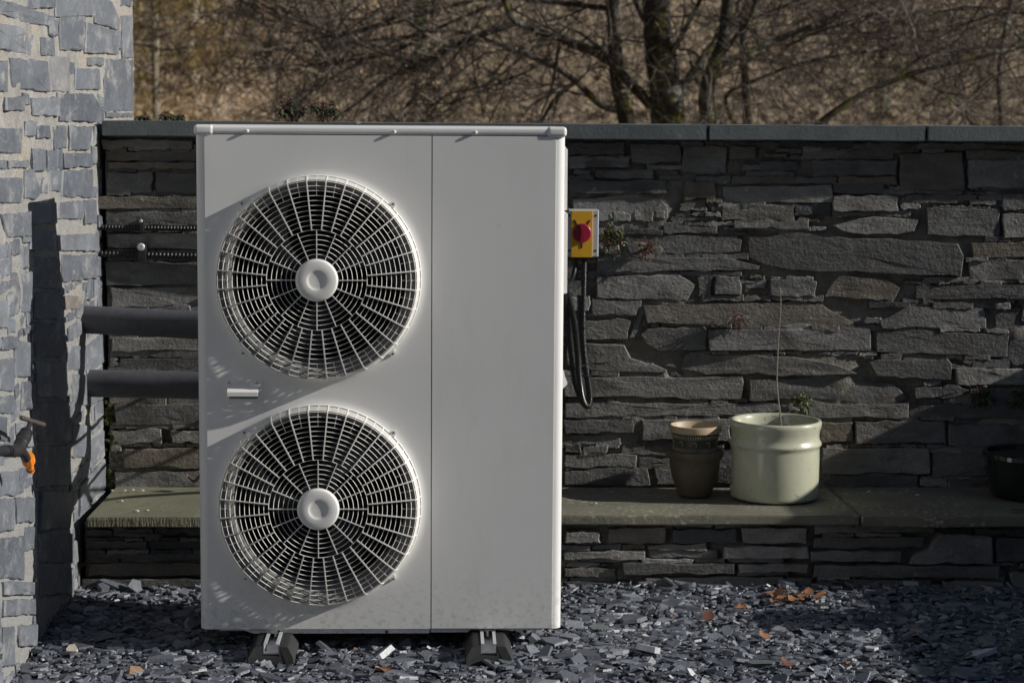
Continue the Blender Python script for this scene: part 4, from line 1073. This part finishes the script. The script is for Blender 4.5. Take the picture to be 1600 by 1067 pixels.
for k, (x, y) in enumerate(LP):
    c = at(x, y, 2, .016); c.z = .013 + .012 * rng.random()
    o = curled_leaf(c, rng.uniform(.03, .05), rng.uniform(.011, .018), rng.uniform(0, 6.3), rng.uniform(-.12, .22), 'dry_leaf', pitch=rng.uniform(-.6, .6))
    tag(o, 'dry orange brown leaf in the drift by the bench foot below the cream pot', 'leaf', 'leaf drift at the bench foot')
for (x, y, lab, mt) in ((1198, 995, 'curled orange leaf alone on sunlit gravel at the shadow edge', 'dry_leaf'), (1107, 965, 'small reddish leaf on gravel below the clay urn', 'leaf_red'), (600, 1046, 'orange leaf on gravel under the heat pump near the bottom edge', 'dry_leaf'),
                        (1158, 950, 'brown leaf on gravel left of the leaf drift', 'dry_leaf'), (1340, 970, 'reddish leaf in the shaded gravel on the right', 'leaf_red'), (1232, 1038, 'brown leaf on the long flat shard on sunlit gravel', 'leaf_red')):
    c = at(x, y, 2, .016); c.z = .016
    tag(curled_leaf(c, .045, .018, rng.uniform(0, 6), .14, mt, pitch=rng.uniform(-.3, .5)), lab, 'leaf')
c = at(305, 757, 2, .255); tag(curled_leaf(c + Vector((0, 0, .006)), .05, .02, .4, .5, 'leaf_red'), 'russet leaf on the ledge against the left edge of the heat pump', 'leaf')
c = at(1590, 797, 2, .245); tag(curled_leaf(c, .05, .012, .1, .05, 'leaf_red', pitch=0), 'reddish leaf lying on the ledge below the black pot', 'leaf')
o = at(130, 884, 1, .69); tag(curled_leaf(o, .03, .012, .3, .3, 'leaf_red'), 'tiny red leaf at the corner of bench and house wall', 'leaf')
for k, (x, y) in enumerate([(195, 766), (207, 765), (222, 766), (230, 797), (214, 798), (175, 766), (930, 786), (1358, 768), (1433, 773), (190, 782)]):
    c = at(x, y, 2, BENCH_Z + .004); m = MB(); bm = bmesh.new(); bmesh.ops.create_icosphere(bm, subdivisions=1, radius=rng.uniform(.004, .007))
    for q in bm.verts: q.co = Vector((q.co.x * rng.uniform(.8, 1.6), q.co.y, q.co.z * .55)) + c
    tag(m.bm(bm).build('pale_chip', 'bit', smooth=0), 'tiny pale stone crumb lying on the slate ledge', 'crumb', 'crumbs on the slate ledge')

def tuft(name, px, py, Y, spread, n, mats, label, L=.03, up=.4, W=.005, cat='weed'):
    c = at(px, py, 1, Y); t = thing(name, c, label, cat)
    for j, mt in enumerate(mats):
        m = MB()
        for k in range(n // len(mats)):
            d = Vector((rng.gauss(0, 1), -abs(rng.gauss(.6, .6)), rng.gauss(up, .8))).normalized()
            s = c + Vector((rng.gauss(0, spread), rng.uniform(-.012, .004), rng.gauss(0, spread)))
            sd = d.orthogonal().normalized(); ln = L * rng.uniform(.5, 1.2); q = s + d * ln * .5 + Vector((0, 0, .002)); e = s + d * ln + Vector((0, 0, -ln * .25))
            wv = sd * W * rng.uniform(.6, 1.2); nn = d.cross(sd) * .0006
            m.add([s, q + wv, e, q - wv, q + nn * 2], [(0, 1, 4), (1, 2, 4), (2, 3, 4), (3, 0, 4)])
        m.build('foliage', mt, t, smooth=0)
    m = MB()
    for k in range(7):
        d = Vector((rng.gauss(0, 1), -abs(rng.gauss(.5, .5)), rng.gauss(.3, .8))).normalized(); m.tube([c + Vector((0, .012, 0)), c + d * L * .7, c + d * L * 1.4 + Vector((0, 0, .004))], [.0012, .001, .0006], 4)
    m.build('stalks', 'leaf_red', t, smooth=0)
tuft('wall_weed', 953, 372, 1.18, .022, 150, ['leaf_green', 'leaf_dark', 'leaf_red', 'leaf_green'], 'green leafy weed growing from the wall beside the isolator', .03)
tuft('wall_weed', 1009, 390, 1.185, .010, 110, ['leaf_red', 'leaf_red', 'leaf_dark'], 'brown withered tuft on the wall right of the isolator weed', .032, .5, .0025)
tuft('wall_weed', 1153, 500, 1.185, .010, 110, ['leaf_red', 'stem'], 'dead wiry red tuft on the wall above the clay urn', .035, 0, .0016)
tuft('wall_weed', 1252, 628, 1.18, .012, 60, ['leaf_green', 'leaf_green'], 'small bright green sprig on the wall behind the cream pot', .028, .4, .005)
tuft('wall_weed', 1535, 620, 1.185, .018, 70, ['leaf_dark', 'leaf_dark'], 'dark green weed in the shaded wall left of the black pot', .03)
tuft('wall_weed', 1590, 622, 1.185, .018, 80, ['leaf_dark', 'leaf_green'], 'dark green weed in the shaded wall at the right edge', .03)

def coping_plant(px, wpx, n, hgt, label):
    c = at(px, 190, 1, 1.32); c.z = 1.421; t = thing('spurge_plant', c, label, 'plant')
    stems = MB(); lv = MB(); fl = MB()
    for k in range(n):
        x = at(px + rng.uniform(-wpx, wpx), 190, 1, 1.32).x; h = hgt * rng.uniform(.45, 1.0); b = Vector((c.x + (x - c.x) * .4, c.y + rng.uniform(-.05, .08), c.z))
        top = Vector((x, b.y + rng.uniform(-.03, .03), c.z + h)); mid = (b + top) / 2 + Vector((rng.uniform(-.01, .01), 0, .01))
        stems.tube([b, mid, top], [.0024, .002, .0015], 5)
        for j in range(22):
            s = b.lerp(top, rng.uniform(.3, 1.0) ** .6); a = rng.uniform(0, 6.28); d = Vector((math.cos(a), math.sin(a), rng.uniform(-.5, .5))).normalized(); ln = rng.uniform(.018, .034)
            sd = d.cross(Vector((0, 0, 1))).normalized() * .0045; e = s + d * ln + Vector((0, 0, -.006)); q = s + d * ln * .55 + Vector((0, 0, .003))
            (fl if rng.random() < .16 else lv).add([s, q + sd, e, q - sd, q + Vector((0, 0, .0015))], [(0, 1, 4), (1, 2, 4), (2, 3, 4), (3, 0, 4)])
        for j in range(5):
            a = rng.uniform(0, 6.28); e = top + Vector((math.cos(a) * .008, math.sin(a) * .008, rng.uniform(.002, .01))); fl.tube([top, e], [.0012, .0022], 5)
    stems.build('stems', 'leaf_red', t, kind='stuff'); lv.build('leaves', 'leaf_dark', t, smooth=0); fl.build('flower_heads', 'leaf_red', t, smooth=0, kind='stuff')
coping_plant(458, 22, 10, .075, 'reddish green leafy plant on the coping above the upper fan')
coping_plant(508, 18, 8, .065, 'smaller reddish plant on the coping right of the larger leafy plant')
coping_plant(272, 16, 6, .026, 'low dark plant with pink tips on the coping near the house corner')
coping_plant(225, 8, 3, .014, 'tiny dark sprig on the coping against the house quoin')

# ------------------------------------------------------------------ trees behind the wall
def limb(px_pts, Y, w0, w1, dY=0.0):
    n = len(px_pts); P = []
    for i, (x, y) in enumerate(px_pts): P.append(at(x, y, 1, Y + dY * i / (n - 1)))
    Q = spline(P, 5); s = 194.0 * 16.45 / (Y + 5.45)
    W = [(w0 + (w1 - w0) * i / (len(Q) - 1)) / 2 / s for i in range(len(Q))]
    W = [q * (1 + .12 * nz(i * .7, Y * 9, x * .01)) for i, q in enumerate(W)]
    return Q, W
def grow(mb, Q, W, lvl, dens, g):
    """side shoots along a limb, recursively"""
    L = sum((b - a).length for a, b in zip(Q, Q[1:])); n = int(L * dens[lvl])
    for k in range(n):
        t = g.uniform(.12, 1.0); i = min(len(Q) - 2, int(t * (len(Q) - 1))); p = Q[i].lerp(Q[i + 1], g.random()); r = W[i] * g.uniform(.35, .6)
        tg = (Q[i + 1] - Q[i]).normalized()
        d = (tg * g.uniform(.3, 1.0) + Vector((g.gauss(0, .6), g.gauss(0, .6), g.gauss(.05, .6)))).normalized()
        ln = (1.5, .75, .36)[lvl] * g.uniform(.4, 1.1); m = (6, 5, 4)[lvl]; pts = [p]; dd = d.copy()
        for j in range(m):
            dd = (dd + Vector((g.gauss(0, .22), g.gauss(0, .22), g.gauss(.02 if lvl else -.03, .22)))).normalized(); pts.append(pts[-1] + dd * ln / m)
        r = max(r, (.008, .0045, .003)[lvl]); r = min(r, (.022, .010, .0055)[lvl]); rs = [r * (1 - .75 * j / m) for j in range(m + 1)]
        mb.tube(pts, rs, (5, 4, 3)[lvl], False)
        if lvl < 2: grow(mb, pts, rs, lvl + 1, dens, g)

def tree(label, trunk, limbs, seed, dens=(7.0, 10.0, 10.0)):
    g = random.Random(seed); px, Y, w0, w1 = trunk
    Q, W = limb(px, Y, w0, w1); gz = terrain(Q[0].x, Y)
    Q = [Vector((Q[0].x + .08, Y, gz - .1)), Vector((Q[0].x + .03, Y, (gz + Q[0].z) / 2))] + Q; W = [W[0] * 1.35, W[0] * 1.1] + W
    top = Q[-1]; 
    for k in range(5): Q.append(Q[-1] + Vector((g.gauss(0, .1), g.gauss(0, .1), .55))); W.append(W[-1] * .8)
    t = thing('bare_tree', (Q[0].x, Y, gz), label, 'tree', 'bare winter trees behind the garden wall')
    MB().tube(Q, W, 14).build('trunk', 'bark', t, smooth=60)
    br = MB(); tw = MB()
    for (lp, w0, w1, dY) in limbs:
        LQ, LW = limb(lp, Y, w0, w1, dY); br.tube(LQ, LW, 9); grow(tw, LQ, LW, 0, dens, g)
    up = Q[-8:]; grow(tw, up, W[-8:], 0, (4, 4, 4), g)
    if br.v: br.build('boughs', 'bark', t, smooth=60)
    tw.build('twigs', 'twig', t, smooth=0, kind='stuff')
tree('mossy thick trunked bare tree, stoutest of the trees behind the wall', ([(1046, 240), (1044, 190), (1040, 140), (1031, 80), (1026, 20), (1022, -60)], 11.0, 58, 40),
     [([(1016, 165), (975, 120), (938, 84), (880, 62), (806, 36), (786, -10)], 16, 9, -.4), ([(806, 36), (735, 62), (660, 98), (605, 124), (560, 160), (520, 186)], 11, 3, -.4),
      ([(1056, 150), (1100, 90), (1130, 52), (1165, 18), (1200, -20)], 14, 9, .6), ([(1028, 55), (1004, 25), (985, -15)], 12, 8, .3), ([(1040, 100), (1085, 20), (1110, -40)], 9, 6, -.5),
      ([(655, 100), (618, 88), (560, 70), (470, 30), (380, -20)], 5, 2, -.5)], 3)
tree('slim bare tree leaning left beside the mossy trunk', ([(992, 240), (980, 190), (968, 140), (962, 90), (958, 20), (955, -60)], 11.7, 30, 20),
     [([(972, 172), (940, 165), (900, 128), (860, 102), (800, 78), (742, 56), (690, 46)], 13, 4, -.5), ([(898, 128), (868, 155), (846, 192), (835, 230)], 7, 5, -.2),
      ([(820, 85), (765, 130), (700, 148), (660, 178), (600, 215)], 5, 2, -.2), ([(690, 48), (620, 60), (540, 62), (460, 40), (390, 5)], 5, 2, .5), ([(958, 15), (880, 6), (760, -2), (640, 30), (560, 52)], 10, 3, .8), ([(740, -30), (650, 15), (570, 45), (490, 62), (420, 72)], 7, 2, -.3), ([(770, 8), (690, 42), (610, 84), (530, 96), (450, 110)], 6, 2, .4)], 5)
tree('bare tree with yellow lichen, just right of the mossy trunk', ([(1110, 240), (1107, 190), (1104, 145), (1114, 108), (1130, 66), (1138, 0), (1142, -60)], 10.4, 28, 18),
     [([(1112, 112), (1160, 86), (1205, 66), (1265, 42), (1310, 20), (1350, -10)], 11, 6, .3), ([(1275, 40), (1340, 30), (1420, 22), (1500, 15), (1600, 12)], 6, 3, .5), ([(1108, 150), (1090, 128), (1078, 95)], 6, 4, 0), ([(1120, 95), (1170, 30), (1190, -30)], 9, 6, -.6)], 8)
tree('thin pale barked bare tree, rightmost upright trunk behind the coping', ([(1170, 240), (1167, 190), (1164, 120), (1162, 60), (1166, 0), (1170, -50)], 12.2, 15, 10),
     [([(1150, 200), (1135, 150), (1190, 122), (1250, 100), (1330, 84), (1400, 78)], 7, 3, -.4), ([(1164, 100), (1230, 60), (1330, 52), (1450, 50), (1600, 40)], 6, 3, .6)], 12)
tree('bare tree sending a dark bough across the right of the view', ([(1262, 260), (1270, 205), (1330, 158), (1390, 128), (1450, 108), (1520, 92), (1610, 70)], 10.0, 12, 6),
     [([(1395, 126), (1440, 90), (1500, 78), (1620, 66)], 5, 3, .4), ([(1330, 158), (1290, 190), (1250, 215)], 5, 4, 0), ([(1420, 118), (1480, 150), (1520, 195)], 5, 4, .3)], 15)
tree('thin upright bare tree near the right edge of the view', ([(1566, 250), (1564, 190), (1560, 120), (1570, 50), (1582, -10)], 11.4, 8, 6),
     [([(1562, 130), (1520, 100), (1450, 96), (1380, 104)], 4, 2, 0), ([(1566, 90), (1600, 60), (1640, 50)], 4, 2, 0)], 18)

# ------------------------------------------------------------------ far hillside vegetation
def far_tree(px, Y, h, label, ivy=False, seed=1, foliage='larch', off=0):
    g = random.Random(seed); p = at(px, 120, 1, Y); b = Vector((p.x, Y, terrain(p.x, Y) - .2)); t = thing('hillside_tree', b, label, 'tree', 'trees on the far hillside')
    n = 10; Q = [b + Vector((.25 * nz(i * .5, seed, 1), 0, h * i / n)) for i in range(n + 1)]
    MB().tube(Q, [.085 * (1 - .7 * i / n) for i in range(n + 1)], 8).build('trunk', 'pale_bark', t)
    br = MB(); fo = MB()
    for k in range(110 if not ivy else 14):
        z = g.uniform(.12, .98); s = b + Vector((0, 0, h * z)); a = g.uniform(0, 6.28); L = (1.9 * (1 - z) + .5) * g.uniform(.5, 1.0)
        d = Vector((math.cos(a), math.sin(a), g.uniform(-.15, .2))); e = s + d * L; br.tube([s, s + d * L * .5 + Vector((0, 0, .05)), e], [.02, .012, .004], 3, False)
        for j in range(16):
            q = s.lerp(e, g.uniform(.2, 1)); o = Vector((g.gauss(0, .07), g.gauss(0, .07), -abs(g.gauss(.07, .06)))); w_ = .05
            fo.add([q, q + o + Vector((w_, 0, 0)), q + o * 2, q + o + Vector((0, w_, 0))], [(0, 1, 2), (0, 2, 3)])
    br.build('branches', 'twig', t, smooth=0); fo.build('crown', foliage, t, smooth=0)
    if ivy:
        m = MB()
        for k in range(700):
            z = g.uniform(.0, 1.0); a = g.uniform(0, 6.28); r = .22 * (1 - .5 * z) * g.uniform(.4, 1); c = b + Vector((math.cos(a) * r, math.sin(a) * r, h * .75 * z + .3)); w_ = .08
            m.add([c, c + Vector((w_ * g.uniform(-1, 1), w_ * g.uniform(-1, 1), -w_)), c + Vector((w_ * g.uniform(-1, 1), w_ * g.uniform(-1, 1), -w_ * .3))], [(0, 1, 2)])
        m.build('ivy', 'ivy', t, smooth=0)
far_tree(243, 31, 9, 'pale trunked larch on the hillside nearest the house corner', seed=2)
far_tree(306, 33, 10, 'second pale larch trunk on the hillside, left of the ivy clad tree', seed=4)
far_tree(392, 36, 1.9, 'small ivy clad green tree on the brown hillside', True, 6, 'brush')
far_tree(170, 32, 10, 'larch on the hillside behind the house wall edge', seed=8)
far_tree(432, 34, 8, 'dark spindly tree on the hillside right of the ivy clad tree', seed=9, foliage='brush')

far_tree(296, 36.5, 1.5, 'small dark evergreen bush low on the hillside between the larches', True, 21, 'ivy')
far_tree(655, 38, 2.4, 'green ivy clad stump on the hillside behind the left boughs', True, 22, 'brush')
far_tree(1380, 44, 3.0, 'ivy clad thin tree on the hillside at the right', True, 23, 'brush')

def brush():
    g = np.random.default_rng(11)
    # upright wands and twigs
    n = 42000; X = g.uniform(-17, 24, n); Y = 29 + 34 * g.random(n) ** 1.3; n2 = n
    H = g.lognormal(math.log(.55), .5, n); H = np.clip(H, .2, 2.6)
    Z = np.array([terrain(x, y) for x, y in zip(X, Y)])
    lean = g.normal(0, .75, (n, 2)); r = g.uniform(.005, .014, n)
    ang = g.uniform(0, 6.28, n); vs = np.zeros((n, 4, 3))
    for k in range(3):
        vs[:, k, 0] = X + r * np.cos(ang + k * 2.094); vs[:, k, 1] = Y + r * np.sin(ang + k * 2.094); vs[:, k, 2] = Z + H * g.uniform(0, .9, n) * (k == 9) + np.where(g.random(n) < 2, 0, 0)
    lift = H * g.uniform(0, 1.2, n) * (g.random(n) < .6); vs[:, :3, 2] += lift[:, None]
    vs[:, 3, 0] = X + lean[:, 0] * H; vs[:, 3, 1] = Y + lean[:, 1] * H; vs[:, 3, 2] = Z + lift + H
    b = np.arange(n)[:, None] * 4; F = np.stack([b + [0, 1, 3], b + [1, 2, 3], b + [2, 0, 3]], 1).reshape(-1, 3)
    me = bpy.data.meshes.new('brushwood'); me.from_pydata(vs.reshape(-1, 3).tolist(), [], F.tolist()); me.polygons.foreach_set('use_smooth', [False] * len(me.polygons)); me.materials.append(M['wand'])
    o = bpy.data.objects.new('brushwood', me); COL.objects.link(o); tag(o, 'mass of brown winter scrub and saplings on the far hillside', 'scrub', kind='stuff')
    # bracken: small ragged fronds
    n = 120000; X = g.uniform(-17, 24, n); Y = 29 + 34 * g.random(n) ** 1.3; Z = np.array([terrain(x, y) for x, y in zip(X, Y)]) + np.abs(g.normal(0, .13, n))
    vs = np.zeros((n, 3, 3)); s = g.uniform(.03, .11, n)
    for k in range(3):
        for a in range(3): vs[:, k, a] = (X, Y, Z)[a] + g.normal(0, 1, n) * s
    me = bpy.data.meshes.new('bracken'); me.from_pydata(vs.reshape(-1, 3).tolist(), [], np.arange(3 * n).reshape(-1, 3).tolist()); me.polygons.foreach_set('use_smooth', [False] * len(me.polygons)); me.materials.append(M['brush'])
    o = bpy.data.objects.new('bracken', me); COL.objects.link(o); tag(o, 'brown dead bracken covering the far hillside', 'bracken', kind='stuff')
brush()
